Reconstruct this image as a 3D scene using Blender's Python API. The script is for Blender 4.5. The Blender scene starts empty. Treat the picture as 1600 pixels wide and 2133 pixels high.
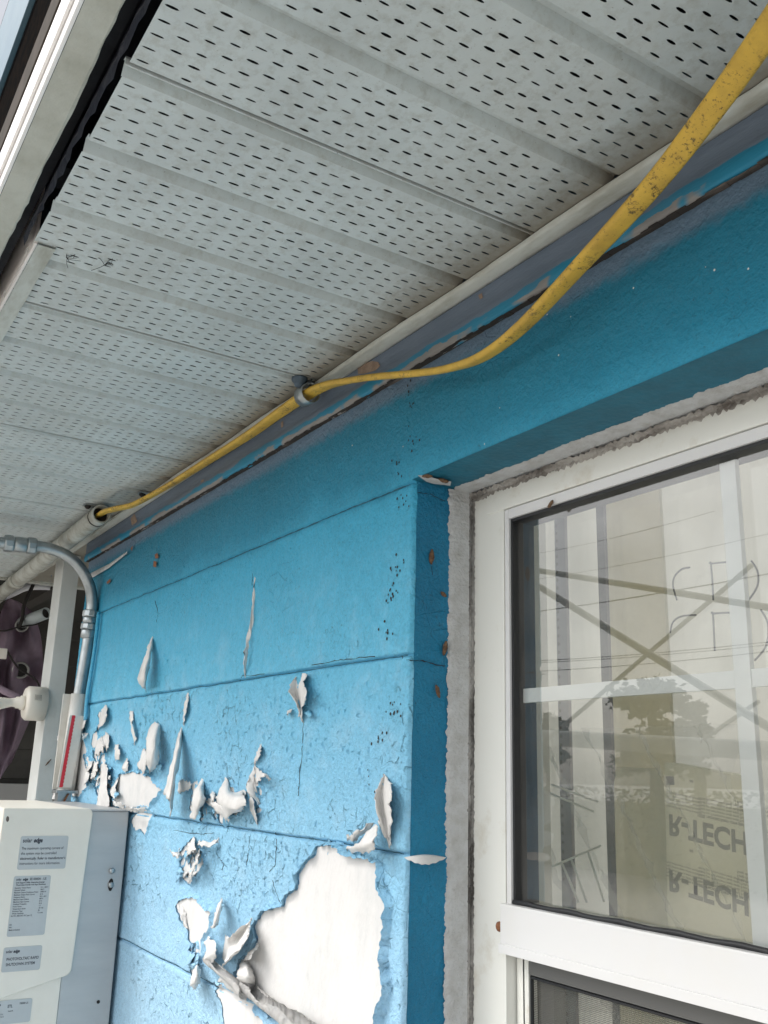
import bpy, bmesh, math, random
import numpy as np
from mathutils import Vector, Matrix
random.seed(7); rng = np.random.RandomState(7)
sc = bpy.context.scene; COL = sc.collection
R = math.radians
ZC = 1.62                       # height of the camera above the ground (all z below are relative to the camera)
D = 0.584                       # distance of the camera from the wall plane
# ------------------------------------------------------------------ camera
yaw, pit, rol, F = -1.00848796, 0.270857326, 0.0295391019, 1968.02815
f_ = Vector((math.sin(yaw)*math.cos(pit), math.cos(yaw)*math.cos(pit), math.sin(pit)))
r_ = f_.cross(Vector((0, 0, 1))).normalized(); u_ = r_.cross(f_)
right = math.cos(rol)*r_+math.sin(rol)*u_; up = -math.sin(rol)*r_+math.cos(rol)*u_
cd = bpy.data.cameras.new('camera'); cam = bpy.data.objects.new('camera', cd); COL.objects.link(cam)
cd.sensor_fit = 'VERTICAL'; cd.sensor_height = 24; cd.lens = F/2133*24; cd.clip_start = .02; cd.clip_end = 2000
m = Matrix.Identity(4)
for i in range(3): m[i][0] = right[i]; m[i][1] = up[i]; m[i][2] = -f_[i]
m[1][3] = -D; m[2][3] = ZC
cam.matrix_world = m; sc.camera = cam
# ------------------------------------------------------------------ sky, sun, exposure
SUN_EL, SUN_AZ = 50, 205        # azimuth clockwise from +y
w = bpy.data.worlds.new('World'); sc.world = w; w.use_nodes = True
nt = w.node_tree; bg = nt.nodes['Background']
sky = nt.nodes.new('ShaderNodeTexSky'); sky.sky_type = 'NISHITA'; sky.sun_disc = False
sky.sun_elevation = R(SUN_EL); sky.sun_rotation = R(SUN_AZ); sky.dust_density = 4; sky.air_density = 1.2
hs = nt.nodes.new('ShaderNodeHueSaturation'); hs.inputs['Saturation'].default_value = .28
nt.links.new(sky.outputs[0], hs.inputs['Color']); tcw = nt.nodes.new('ShaderNodeTexCoord'); nzw = nt.nodes.new('ShaderNodeTexNoise'); nzw.inputs['Scale'].default_value = 3.2; nzw.inputs['Detail'].default_value = 7
mrw = nt.nodes.new('ShaderNodeMapRange'); mrw.inputs[1].default_value = .38; mrw.inputs[2].default_value = .62; mrw.inputs[3].default_value = 1.2; mrw.inputs[4].default_value = 2.8
vmw = nt.nodes.new('ShaderNodeVectorMath'); vmw.operation = 'SCALE'
nt.links.new(tcw.outputs['Generated'], nzw.inputs['Vector']); nt.links.new(nzw.outputs[0], mrw.inputs[0]); nt.links.new(hs.outputs[0], vmw.inputs[0]); nt.links.new(mrw.outputs[0], vmw.inputs['Scale']); nt.links.new(vmw.outputs[0], bg.inputs[0])
bg.inputs[1].default_value = .15
sl = bpy.data.lights.new('sun', 'SUN'); sl.energy = 1.15; sl.angle = R(16); sl.color = (1, .97, .92)
so = bpy.data.objects.new('sun', sl); COL.objects.link(so)
a = R(SUN_AZ); sd = Vector((math.sin(a)*math.cos(R(SUN_EL)), math.cos(a)*math.cos(R(SUN_EL)), math.sin(R(SUN_EL))))
so.rotation_euler = (-sd).to_track_quat('-Z', 'Y').to_euler(); so.location = (0, -4, 6)
vs = sc.view_settings; vs.view_transform = 'Standard'; vs.look = 'None'; vs.gamma = 1; vs.exposure = 0
# ------------------------------------------------------------------ helpers
def ray(px, py): return right*((px-800)/F) - up*((py-1066.5)/F) + f_
def on(px, py, ax, val):        # where the sight line through a photo pixel meets a real plane
    d = ray(px, py); o = Vector((0, -D, 0)); return o+d*((val-o[ax])/d[ax])
def W(px, py, lift=0): return on(px, py, 1, -lift)
YG = .098
def refl(px, py, y):            # point at depth y that the glass mirrors to this pixel
    d = ray(px, py); g = Vector((0, -D, 0))+d*((YG+D)/d[1]); d = Vector((d[0], -d[1], d[2])); return g+d*((y-YG)/d[1])
def obj(name, bm_or_me, mats, parent=None, smooth=False):
    if isinstance(bm_or_me, bmesh.types.BMesh):
        me = bpy.data.meshes.new(name); bm_or_me.to_mesh(me); bm_or_me.free()
    else: me = bm_or_me
    if not isinstance(mats, (list, tuple)): mats = [mats]
    me.materials.clear()
    for mt in mats: me.materials.append(mt)
    if smooth: me.polygons.foreach_set('use_smooth', [True]*len(me.polygons))
    o = bpy.data.objects.new(name, me); COL.objects.link(o)
    if parent: o.parent = parent
    return o
def empty(name):
    o = bpy.data.objects.new(name, None); o.empty_display_size = .05; COL.objects.link(o); return o
def tag(o, label, cat=None, group=None, kind=None):
    if label: o['label'] = label
    if cat: o['category'] = cat
    if group: o['group'] = group
    if kind: o['kind'] = kind
    return o
def thing(name, label, cat, group=None): return tag(empty(name), label, cat, group)
def box(bm, x0, x1, y0, y1, z0, z1, bev=0, mi=0):
    g = bmesh.ops.create_cube(bm, size=1)['verts']
    for v in g: v.co = Vector(((x0+x1)/2+v.co.x*(x1-x0), (y0+y1)/2+v.co.y*(y1-y0), (z0+z1)/2+v.co.z*(z1-z0)))
    fs = {f for v in g for f in v.link_faces}
    for f in fs: f.material_index = mi
    if bev: bmesh.ops.bevel(bm, geom=list({e for v in g for e in v.link_edges}), offset=bev, segments=2, profile=.7, affect='EDGES')
    return bm
def B(*a, **k): return box(bmesh.new(), *a, **k)
def smooth_path(pts, n=8):
    P = [Vector(p) for p in pts]; out = []
    for i in range(len(P)-1):
        p0, p1, p2, p3 = P[max(i-1, 0)], P[i], P[i+1], P[min(i+2, len(P)-1)]
        for k in range(n):
            t = k/n
            out.append(.5*((2*p1)+(p2-p0)*t+(2*p0-5*p1+4*p2-p3)*t*t+(3*p1-p0-3*p2+p3)*t**3))
    out.append(P[-1]); return out
def tube(bm, pts, r, seg=14, cap=True, mi=0):
    pts = [Vector(p) for p in pts]; n = len(pts)
    rs = r if isinstance(r, (list, tuple)) else [r]*n
    rings = []; nrm = None
    for i, p in enumerate(pts):
        t = (pts[min(i+1, n-1)]-pts[max(i-1, 0)]).normalized()
        if nrm is None: nrm = t.orthogonal().normalized()
        nrm = (nrm-t*nrm.dot(t)).normalized(); b = t.cross(nrm)
        rings.append([bm.verts.new(p+rs[i]*(math.cos(2*math.pi*k/seg)*nrm+math.sin(2*math.pi*k/seg)*b)) for k in range(seg)])
    for i in range(n-1):
        for k in range(seg):
            fc = bm.faces.new((rings[i][k], rings[i][(k+1) % seg], rings[i+1][(k+1) % seg], rings[i+1][k])); fc.material_index = mi
    if cap:
        for rg in (rings[0][::-1], rings[-1]):
            fc = bm.faces.new(rg); fc.material_index = mi
    return bm
def T(pts, r, **k): return tube(bmesh.new(), pts, r, **k)
def pipe_shell(p0, p1, ro, ri, seg=24):
    bm = bmesh.new(); p0 = Vector(p0); p1 = Vector(p1); t = (p1-p0).normalized(); n = t.orthogonal().normalized(); b = t.cross(n)
    def ring(p, r): return [bm.verts.new(p+r*(math.cos(2*math.pi*k/seg)*n+math.sin(2*math.pi*k/seg)*b)) for k in range(seg)]
    L = [ring(p1, ro), ring(p0, ro), ring(p0, ri), ring(p1, ri)]
    for q in range(4):
        A, C = L[q], L[(q+1) % 4]
        for k in range(seg): bm.faces.new((A[k], A[(k+1) % seg], C[(k+1) % seg], C[k]))
    return bm
# ------------------------------------------------------------------ materials
def N(nt, t, **k):
    n = nt.nodes.new(t)
    for a_, v in k.items(): setattr(n, a_, v)
    return n
def mat(name, col, rough=.5, metal=0, col2=None, nscale=20, thr=(.4, .7), bump=0, bscale=200, spec=.5, stretch=None, sss=None):
    mt = bpy.data.materials.new(name); mt.use_nodes = True; nt = mt.node_tree; p = nt.nodes['Principled BSDF']
    p.inputs['Base Color'].default_value = (*col, 1); p.inputs['Roughness'].default_value = rough
    p.inputs['Metallic'].default_value = metal; p.inputs['Specular IOR Level'].default_value = spec
    tc = N(nt, 'ShaderNodeTexCoord'); mp = N(nt, 'ShaderNodeMapping'); nt.links.new(tc.outputs['Object'], mp.inputs[0])
    if stretch: mp.inputs['Scale'].default_value = stretch
    if col2:
        nz = N(nt, 'ShaderNodeTexNoise'); nz.inputs['Scale'].default_value = nscale; nz.inputs['Detail'].default_value = 8; nz.inputs['Roughness'].default_value = .65
        nt.links.new(mp.outputs[0], nz.inputs['Vector'])
        cr = N(nt, 'ShaderNodeValToRGB'); cr.color_ramp.elements[0].position = thr[0]; cr.color_ramp.elements[1].position = thr[1]
        cr.color_ramp.elements[0].color = (*col, 1); cr.color_ramp.elements[1].color = (*col2, 1)
        nt.links.new(nz.outputs[0], cr.inputs[0]); nt.links.new(cr.outputs[0], p.inputs['Base Color'])
    if bump:
        nz = N(nt, 'ShaderNodeTexNoise'); nz.inputs['Scale'].default_value = bscale; nz.inputs['Detail'].default_value = 6
        nt.links.new(mp.outputs[0], nz.inputs['Vector'])
        b = N(nt, 'ShaderNodeBump'); b.inputs['Strength'].default_value = min(bump, 1); b.inputs['Distance'].default_value = .002
        nt.links.new(nz.outputs[0], b.inputs['Height']); nt.links.new(b.outputs[0], p.inputs['Normal'])
    return mt
def mixc(nt, fac, a, b):
    n = N(nt, 'ShaderNodeMix', data_type='RGBA')
    for s, v in ((n.inputs[0], fac), (n.inputs[6], a), (n.inputs[7], b)):
        if isinstance(v, (int, float)): s.default_value = v
        elif isinstance(v, tuple): s.default_value = (*v, 1)
        else: nt.links.new(v, s)
    return n.outputs[2]
def noise(nt, vec, scale, detail=6, rough=.6):
    n = N(nt, 'ShaderNodeTexNoise'); n.inputs['Scale'].default_value = scale; n.inputs['Detail'].default_value = detail; n.inputs['Roughness'].default_value = rough
    nt.links.new(vec, n.inputs['Vector']); return n.outputs[0]
def ramp(nt, v, lo, hi, a=0., b=1.):
    n = N(nt, 'ShaderNodeMapRange'); n.inputs[1].default_value = lo; n.inputs[2].default_value = hi; n.inputs[3].default_value = a; n.inputs[4].default_value = b
    nt.links.new(v, n.inputs[0]); return n.outputs[0]
def mth(nt, op, a, b=None):
    n = N(nt, 'ShaderNodeMath', operation=op)
    for s, v in ((n.inputs[0], a), (n.inputs[1], b)):
        if v is None: continue
        if isinstance(v, (int, float)): s.default_value = v
        else: nt.links.new(v, s)
    return n.outputs[0]
def base(name):
    mt = bpy.data.materials.new(name); mt.use_nodes = True; nt = mt.node_tree; p = nt.nodes['Principled BSDF']
    g = N(nt, 'ShaderNodeNewGeometry'); s = N(nt, 'ShaderNodeSeparateXYZ'); nt.links.new(g.outputs['Position'], s.inputs[0])
    return mt, nt, p, g.outputs['Position'], s.outputs
def blue_paint(name, paler=True):
    mt, nt, p, pos, xyz = base(name)
    n1 = noise(nt, pos, 6, 5); n2 = noise(nt, pos, 60, 8, .7); n3 = noise(nt, pos, 350, 4)
    if paler:  # base colour runs from pale blue low down to dark teal at the top
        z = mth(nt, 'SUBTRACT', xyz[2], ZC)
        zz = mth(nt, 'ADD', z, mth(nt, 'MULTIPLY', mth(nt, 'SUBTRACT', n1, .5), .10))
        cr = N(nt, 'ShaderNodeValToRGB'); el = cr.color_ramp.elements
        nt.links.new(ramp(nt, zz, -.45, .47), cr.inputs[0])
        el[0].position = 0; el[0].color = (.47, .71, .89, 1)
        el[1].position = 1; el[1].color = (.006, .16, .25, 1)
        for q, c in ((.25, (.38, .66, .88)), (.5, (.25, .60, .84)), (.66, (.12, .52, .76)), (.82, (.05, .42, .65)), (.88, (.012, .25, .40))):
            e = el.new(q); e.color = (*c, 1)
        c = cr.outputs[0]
        # grey overspray beside the frieze board
        k = ramp(nt, mth(nt, 'ADD', z, mth(nt, 'MULTIPLY', mth(nt, 'SUBTRACT', n2, .5), .03)), .437, .452)
        c = mixc(nt, mth(nt, 'MULTIPLY', k, .85), c, (.17, .22, .30))
    else:
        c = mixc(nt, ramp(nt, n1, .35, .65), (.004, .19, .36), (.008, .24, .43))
    # brush marks and mildew specks
    c = mixc(nt, ramp(nt, n2, .35, .75, 0, .22), c, (.01, .12, .20))
    c = mixc(nt, ramp(nt, noise(nt, pos, 240, 10, .85), .48, .68, 0, .26), c, (.012, .10, .15))
    c = mixc(nt, ramp(nt, noise(nt, pos, 210, 10, .85), .56, .70, 0, .16), c, (.42, .66, .78))
    c = mixc(nt, ramp(nt, n3, .66, .74, 0, .6), c, (.02, .07, .10))
    c = mixc(nt, mth(nt, 'MULTIPLY', ramp(nt, noise(nt, pos, 130, 8, .8), .57, .66, 0, .7), ramp(nt, noise(nt, pos, 8, 3), .45, .6)), c, (.02, .06, .08))
    dv = N(nt, 'ShaderNodeVectorMath', operation='ADD'); dn = N(nt, 'ShaderNodeTexNoise'); dn.inputs['Scale'].default_value = 30; dn.inputs['Detail'].default_value = 5
    nt.links.new(pos, dn.inputs['Vector']); ds = N(nt, 'ShaderNodeVectorMath', operation='SCALE'); ds.inputs['Scale'].default_value = .03
    nt.links.new(dn.outputs['Color'], ds.inputs[0]); nt.links.new(pos, dv.inputs[0]); nt.links.new(ds.outputs[0], dv.inputs[1])
    vo = N(nt, 'ShaderNodeTexVoronoi', feature='DISTANCE_TO_EDGE'); vo.inputs['Scale'].default_value = 48; nt.links.new(dv.outputs[0], vo.inputs['Vector'])
    gate = mth(nt, 'MULTIPLY', ramp(nt, noise(nt, pos, 5, 3), .46, .56), ramp(nt, noise(nt, pos, 70, 3), .50, .56))
    if paler: gate = mth(nt, 'MULTIPLY', gate, ramp(nt, mth(nt, 'SUBTRACT', xyz[2], ZC), .25, .10))
    else: gate = mth(nt, 'MULTIPLY', gate, .0)
    line = mth(nt, 'MULTIPLY', ramp(nt, vo.outputs['Distance'], .045, .015), gate)
    if paler:
        c = mixc(nt, mth(nt, 'MULTIPLY', ramp(nt, noise(nt, pos, 17, 6, .7), .50, .72, 0, .30), ramp(nt, z, .30, .12)), c, (.50, .70, .82))
        c = mixc(nt, mth(nt, 'MULTIPLY', line, .55), c, (.04, .16, .24))
    nt.links.new(c, p.inputs['Base Color']); p.inputs['Roughness'].default_value = .48; p.inputs['Specular IOR Level'].default_value = .4
    v = N(nt, 'ShaderNodeTexVoronoi', feature='DISTANCE_TO_EDGE'); v.inputs['Scale'].default_value = 42
    nt.links.new(pos, v.inputs['Vector'])
    h = mth(nt, 'ADD', mth(nt, 'MULTIPLY', noise(nt, pos, 140, 8, .7), 1.2), mth(nt, 'MULTIPLY', noise(nt, pos, 35, 4), 1.0))
    # crazed paint in patches only
    cr_ = mth(nt, 'MULTIPLY', ramp(nt, v.outputs['Distance'], 0, .05, -.5, 0), ramp(nt, noise(nt, pos, 4, 3), .55, .68))
    h = mth(nt, 'ADD', h, cr_); h = mth(nt, 'SUBTRACT', h, mth(nt, 'MULTIPLY', line, .8))
    b = N(nt, 'ShaderNodeBump'); b.inputs['Strength'].default_value = 1; b.inputs['Distance'].default_value = .0034
    nt.links.new(h, b.inputs['Height']); nt.links.new(b.outputs[0], p.inputs['Normal'])
    return mt
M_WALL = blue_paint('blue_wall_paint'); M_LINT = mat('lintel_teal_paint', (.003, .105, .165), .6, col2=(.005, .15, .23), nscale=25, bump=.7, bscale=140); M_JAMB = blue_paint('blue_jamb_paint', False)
M_BARE = mat('bare_primer', (.66, .65, .635), .8, col2=(.50, .52, .52), nscale=22, thr=(.46, .8), bump=.55, bscale=190, stretch=(1, 1, .35))
M_UNDER = mat('paint_underside', (.68, .67, .65), .6, col2=(.50, .49, .47), nscale=30, thr=(.45, .8), bump=.05, bscale=300)
M_FRIEZE = None
def translucent(mt, col, k):
    nt = mt.node_tree; p = nt.nodes['Principled BSDF']; tl = N(nt, 'ShaderNodeBsdfTranslucent'); tl.inputs[0].default_value = (*col, 1); mx = N(nt, 'ShaderNodeMixShader'); mx.inputs[0].default_value = k
    nt.links.new(p.outputs[0], mx.inputs[1]); nt.links.new(tl.outputs[0], mx.inputs[2]); nt.links.new(mx.outputs[0], nt.nodes['Material Output'].inputs[0]); return mt
def frieze_mat():
    mt, nt, p, pos, xyz = base('slate_board_paint')
    z = mth(nt, 'SUBTRACT', xyz[2], ZC)
    mp = N(nt, 'ShaderNodeMapping'); mp.inputs['Scale'].default_value = (.25, 1, 1); nt.links.new(pos, mp.inputs[0])
    n1 = noise(nt, mp.outputs[0], 60, 6); n2 = noise(nt, pos, 28, 8, .75); n3 = noise(nt, pos, 9, 3)
    zz = mth(nt, 'ADD', z, mth(nt, 'MULTIPLY', mth(nt, 'SUBTRACT', n1, .5), .022))
    k = ramp(nt, zz, .4800, .4812)
    c = mixc(nt, k, (.008, .20, .33), (.15, .19, .25))
    c = mixc(nt, mth(nt, 'MULTIPLY', mth(nt, 'LESS_THAN', zz, .4725), ramp(nt, n3, .46, .5)), c, (.26, .235, .21))
    c = mixc(nt, ramp(nt, n3, .4, .65, 0, .35), c, (.10, .14, .19))
    # flaked spots show bare brown wood
    fl = mth(nt, 'MULTIPLY', ramp(nt, n2, .66, .68), ramp(nt, z, .498, .478, .25, 1))
    c = mixc(nt, fl, c, (.28, .20, .15))
    nt.links.new(c, p.inputs['Base Color']); p.inputs['Roughness'].default_value = .55
    b = N(nt, 'ShaderNodeBump'); b.inputs['Strength'].default_value = .5; b.inputs['Distance'].default_value = .002
    nt.links.new(mth(nt, 'SUBTRACT', noise(nt, mp.outputs[0], 150), mth(nt, 'MULTIPLY', fl, .8)), b.inputs['Height']); nt.links.new(b.outputs[0], p.inputs['Normal'])
    return mt
M_FRIEZE = frieze_mat()
def soffit_mat():
    mt, nt, p, pos, xyz = base('white_vinyl')
    n1 = noise(nt, pos, 7, 5); n2 = noise(nt, pos, 90, 8, .7); n3 = noise(nt, pos, 420, 3)
    c = mixc(nt, ramp(nt, n1, .35, .7), (.60, .65, .645), (.51, .55, .545))
    c = mixc(nt, ramp(nt, noise(nt, pos, 3, 6, .7), .45, .75, 0, .35), c, (.40, .38, .33))
    c = mixc(nt, ramp(nt, n2, .48, .74, 0, .55), c, (.34, .33, .28))
    c = mixc(nt, ramp(nt, n3, .68, .74, 0, .55), c, (.16, .14, .11))
    # grime gathers against the wall
    d = mth(nt, 'MULTIPLY', ramp(nt, mth(nt, 'ADD', xyz[1], mth(nt, 'MULTIPLY', mth(nt, 'SUBTRACT', n2, .5), .04)), -.085, -.03), .8)
    c = mixc(nt, d, c, (.20, .17, .12))
    nt.links.new(c, p.inputs['Base Color']); p.inputs['Roughness'].default_value = .45; p.inputs['Specular IOR Level'].default_value = .35
    b = N(nt, 'ShaderNodeBump'); b.inputs['Strength'].default_value = .25; b.inputs['Distance'].default_value = .0015
    nt.links.new(mth(nt, 'ADD', noise(nt, pos, 25, 4), mth(nt, 'MULTIPLY', n2, .5)), b.inputs['Height']); nt.links.new(b.outputs[0], p.inputs['Normal'])
    return mt
M_SOF = soffit_mat()
M_CHAN = mat('channel_vinyl', (.52, .54, .50), .5, col2=(.27, .25, .19), nscale=30, thr=(.45, .75), stretch=(.3, 1, 1))
M_WTRIM = mat('window_white', (.68, .68, .675), .32, col2=(.68, .67, .64), nscale=9, thr=(.5, .8), bump=.08, bscale=60)
M_WOLD = mat('window_cream', (.74, .74, .69), .38, col2=(.52, .47, .37), nscale=22, thr=(.56, .85), bump=.08, bscale=90)
M_BLACK = mat('black_gasket', (.012, .013, .015), .5)
M_DARK = mat('dark_membrane', (.006, .008, .013), .75, col2=(.015, .018, .026), nscale=30, bump=.6, bscale=60)
M_MORTAR = mat('white_caulk', (.50, .51, .51), .85, col2=(.36, .35, .33), nscale=60, thr=(.42, .8), bump=1, bscale=260)
M_CRACK = mat('dirty_caulk', (.34, .33, .31), .9, col2=(.05, .045, .04), nscale=55, thr=(.38, .62), bump=1, bscale=200, stretch=(1, 1, .25))
M_CRACKH = mat('dirty_caulk_across', (.38, .36, .33), .9, col2=(.06, .045, .035), nscale=55, thr=(.40, .66), bump=1, bscale=200, stretch=(.25, 1, 1))
M_GALV = mat('galvanised_steel', (.44, .47, .48), .33, metal=.85, col2=(.30, .33, .34), nscale=40, thr=(.35, .7), bump=.15, bscale=90)
M_ALU = mat('aluminium_plate', (.47, .48, .48), .45, metal=.35, col2=(.41, .42, .43), nscale=5, thr=(.3, .7), stretch=(1, 1, 6), bump=.05)
M_PVC = mat('old_pvc', (.46, .47, .43), .45, col2=(.22, .20, .15), nscale=25, thr=(.42, .75), bump=.1)
M_POST = mat('painted_post', (.66, .68, .66), .42, col2=(.58, .59, .56), nscale=14, thr=(.4, .8), bump=.2, bscale=120)
M_CREAM = mat('cream_enclosure', (.76, .72, .64), .4, col2=(.71, .67, .59), nscale=8, bump=.06, bscale=400)
M_LABEL = mat('silver_sticker', (.46, .485, .49), .4, col2=(.42, .44, .45), nscale=12)
M_INK = mat('label_ink', (.05, .055, .07), .6)
M_RED = mat('red_stripe', (.55, .02, .04), .5)
M_RUST = mat('rust', (.25, .10, .04), .8, col2=(.12, .05, .025), nscale=300, bump=.5)
M_PUPA = mat('dry_case', (.20, .115, .06), .85, col2=(.07, .04, .025), nscale=350, thr=(.4, .6), bump=.8, bscale=700)
M_SPECK = mat('black_speck', (.015, .012, .01), .8)
M_CANVAS = mat('purple_canvas', (.34, .26, .32), .8, col2=(.24, .18, .22), nscale=12, bump=.3, bscale=500)
M_TUBE = mat('painted_tube', (.36, .40, .40), .45, metal=.2)
def yellow_mat():
    mt, nt, p, pos, xyz = base('yellow_jacket')
    n1 = noise(nt, pos, 300, 8, .75); n2 = noise(nt, pos, 9, 3); n3 = noise(nt, pos, 40, 5)
    c = mixc(nt, ramp(nt, n3, .35, .7), (.66, .42, .055), (.50, .31, .045))
    k = mth(nt, 'MULTIPLY', ramp(nt, mth(nt, 'ADD', n1, mth(nt, 'MULTIPLY', noise(nt, pos, 45, 4), .5)), .79, .87), ramp(nt, n2, .40, .55, .15, 1))
    c = mixc(nt, k, c, (.09, .055, .02))
    nt.links.new(c, p.inputs['Base Color']); p.inputs['Roughness'].default_value = .5
    b = N(nt, 'ShaderNodeBump'); b.inputs['Strength'].default_value = .3; b.inputs['Distance'].default_value = .001
    nt.links.new(n1, b.inputs['Height']); nt.links.new(b.outputs[0], p.inputs['Normal'])
    return mt
M_YEL = yellow_mat()
def glass_mat():
    mt = bpy.data.materials.new('window_glass'); mt.use_nodes = True; nt = mt.node_tree; nt.nodes.clear()
    o = N(nt, 'ShaderNodeOutputMaterial'); mx = N(nt, 'ShaderNodeMixShader'); fr = N(nt, 'ShaderNodeFresnel'); fr.inputs[0].default_value = 1.52
    tr = N(nt, 'ShaderNodeBsdfTransparent'); tr.inputs[0].default_value = (.93, .95, .94, 1)
    gl = N(nt, 'ShaderNodeBsdfGlossy'); gl.inputs['Roughness'].default_value = .0
    k = mth(nt, 'MULTIPLY', fr.outputs[0], 2.7)
    nt.links.new(mth(nt, 'MINIMUM', k, .95), mx.inputs[0]); nt.links.new(tr.outputs[0], mx.inputs[1]); nt.links.new(gl.outputs[0], mx.inputs[2])
    df = N(nt, 'ShaderNodeBsdfDiffuse'); df.inputs[0].default_value = (.62, .61, .58, 1); m2 = N(nt, 'ShaderNodeMixShader'); tc = N(nt, 'ShaderNodeTexCoord')
    nt.links.new(ramp(nt, noise(nt, tc.outputs['Object'], 9, 8, .7), (.35), .7, .02, .10), m2.inputs[0]); nt.links.new(mx.outputs[0], m2.inputs[1]); nt.links.new(df.outputs[0], m2.inputs[2]); nt.links.new(m2.outputs[0], o.inputs[0])
    return mt
M_GLASS = glass_mat()
M_JLINE = mat('joint_dirt_shade', (.02, .09, .13), .8, col2=(.05, .17, .23), nscale=60)  # dirt in the mortar joints, with groove shadow put into the dark teal
H = .52                         # soffit height
XJ, ZL, YF = -.866, .330, .086  # window opening: left jamb, lintel underside, frame face
XR = .35                        # right jamb (outside the picture)
# ------------------------------------------------------------------ ground
bm = bmesh.new(); bmesh.ops.create_grid(bm, x_segments=2, y_segments=2, size=300)
g = obj('ground', bm, mat('concrete_yard', (.42, .40, .37), .9, col2=(.34, .33, .30), nscale=2, bump=.3, bscale=40)); g.location.z = -ZC; g['kind'] = 'structure'
# ------------------------------------------------------------------ block wall
wall = thing('block_wall', 'blue painted concrete block wall with peeling paint left of the window', 'wall')
WX0 = -2.235
MZ = [.328, .129, -.079, -.289, -.494, -.699, -.904, -1.11, -1.31, -1.51]
VJ = {0: [-1.707, -1.30], 1: [-1.935, -1.53, -1.104], 2: [-1.80, -1.394, -.987], 3: [-1.60, -1.20], 4: [-1.80, -1.394, -.987], 5: [-1.6, -1.2], 6: [-1.8, -1.394, -.987], 7: [-1.6, -1.2], 8: [-1.8, -1.39]}
_LAT = {}
def vnoise(x, z, s, seed):
    if seed not in _LAT: _LAT[seed] = np.random.RandomState(seed).rand(256, 256)
    L = _LAT[seed]
    X = x*s; Z = z*s; xi = np.floor(X).astype(int); zi = np.floor(Z).astype(int); fx = X-xi; fz = Z-zi
    fx = fx*fx*(3-2*fx); fz = fz*fz*(3-2*fz)
    g = lambda i, j: L[i % 256, j % 256]
    return (g(xi, zi)*(1-fx)+g(xi+1, zi)*fx)*(1-fz)+(g(xi, zi+1)*(1-fx)+g(xi+1, zi+1)*fx)*fz
def wall_h(x, z):
    h = (vnoise(x, z, 6, 1)-.5)*.002+(vnoise(x, z, 30, 2)-.5)*.0008+(vnoise(x, z, 90, 3)-.5)*.0008+(vnoise(x, z, 200, 5)-.5)*.0004
    wob = (vnoise(x, z*0, 25, 4)-.5)*.0018
    for i, mz in enumerate(MZ):
        d = np.abs(z+wob-mz); xm = np.where(x < -.86, 1., 0) if i == 0 else 1.
        depth = .0035 if i == 0 else .0055
        h = h-xm*depth*np.exp(-(d/.0019)**2)
        lip = z+wob-mz+.009
        h = h+xm*.0009*np.exp(-(lip/.004)**2)
    for r, xs in VJ.items():
        top, bot = MZ[r], MZ[r+1]
        for xv in xs:
            wv = (vnoise(z*1., x*0, 30, 6)-.5)*.006
            h = h-.0007*np.exp(-((x+wv-xv)/.003)**2)*((z < top) & (z > bot))
    return h
def grid_mesh(xs, zs, flip=False, edge=None):
    X, Z = np.meshgrid(xs, zs); Y = -wall_h(X, Z)
    if edge is not None: Y = Y*edge(X, Z)[0]+edge(X, Z)[1]
    nx, nz = len(xs), len(zs)
    co = np.stack([X, Y, Z], -1).reshape(-1, 3)
    i = np.arange(nx-1)[None, :]+nx*np.arange(nz-1)[:, None]; i = i.ravel()
    fc = np.stack([i, i+1, i+nx+1, i+nx], -1)
    me = bpy.data.meshes.new('wall'); me.from_pydata(co.tolist(), [], fc.tolist()); me.update(); return me
def edge_round(X, Z):
    r = .006; d = np.clip((X-(XJ-r))/r, 0, 1); e = np.where(Z < ZL, 1-np.sqrt(np.clip(1-d**2, 0, 1)), 0)
    r2 = .002; d2 = np.clip(((ZL+r2)-Z)/r2, 0, 1)*(X > XJ); e2 = (1-np.sqrt(np.clip(1-d2**2, 0, 1)))*r2/r
    return 1-.0*d, r*np.maximum(e, e2)
zs_hi = np.unique(np.round(np.concatenate([np.arange(-.62, .4745, .0024), [.4745]]+[mz_+np.arange(-.0065, .0066, .0008) for mz_ in MZ[:5]]), 5))
zs_hi = zs_hi[zs_hi <= .4745]
xs = np.concatenate([np.arange(WX0, -1.0, .0045), np.arange(-1.0, XJ-.0065, .0045), np.linspace(XJ-.006, XJ, 5)])
zl = np.sort(np.concatenate([zs_hi[zs_hi < ZL-.002], [ZL]]))
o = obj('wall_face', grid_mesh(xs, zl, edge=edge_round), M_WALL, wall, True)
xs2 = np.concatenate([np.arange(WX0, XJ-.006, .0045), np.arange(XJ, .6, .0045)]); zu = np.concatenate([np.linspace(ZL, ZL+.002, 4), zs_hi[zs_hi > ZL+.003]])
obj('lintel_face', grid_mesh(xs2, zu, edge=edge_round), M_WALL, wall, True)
bm = bmesh.new()                                   # coarse remainder of the wall, below and right of the view, and its thickness
box(bm, WX0, XJ-.001, .0005, .148, -ZC, -.62); box(bm, WX0, WX0+.01, .002, .148, -.62, .53)
box(bm, XR, .9, .0, .148, -ZC, ZL); box(bm, XJ+.001, XR-.001, .0, .148, -ZC, -.95); box(bm, WX0+.01, .9, .004, .148, .4747, .75)
box(bm, WX0+.011, XJ-.004, .02, .148, -.619, ZL-.001); box(bm, WX0+.011, .9, .101, .147, ZL+.003, .474)
obj('wall_core', bm, M_WALL, wall)
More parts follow.
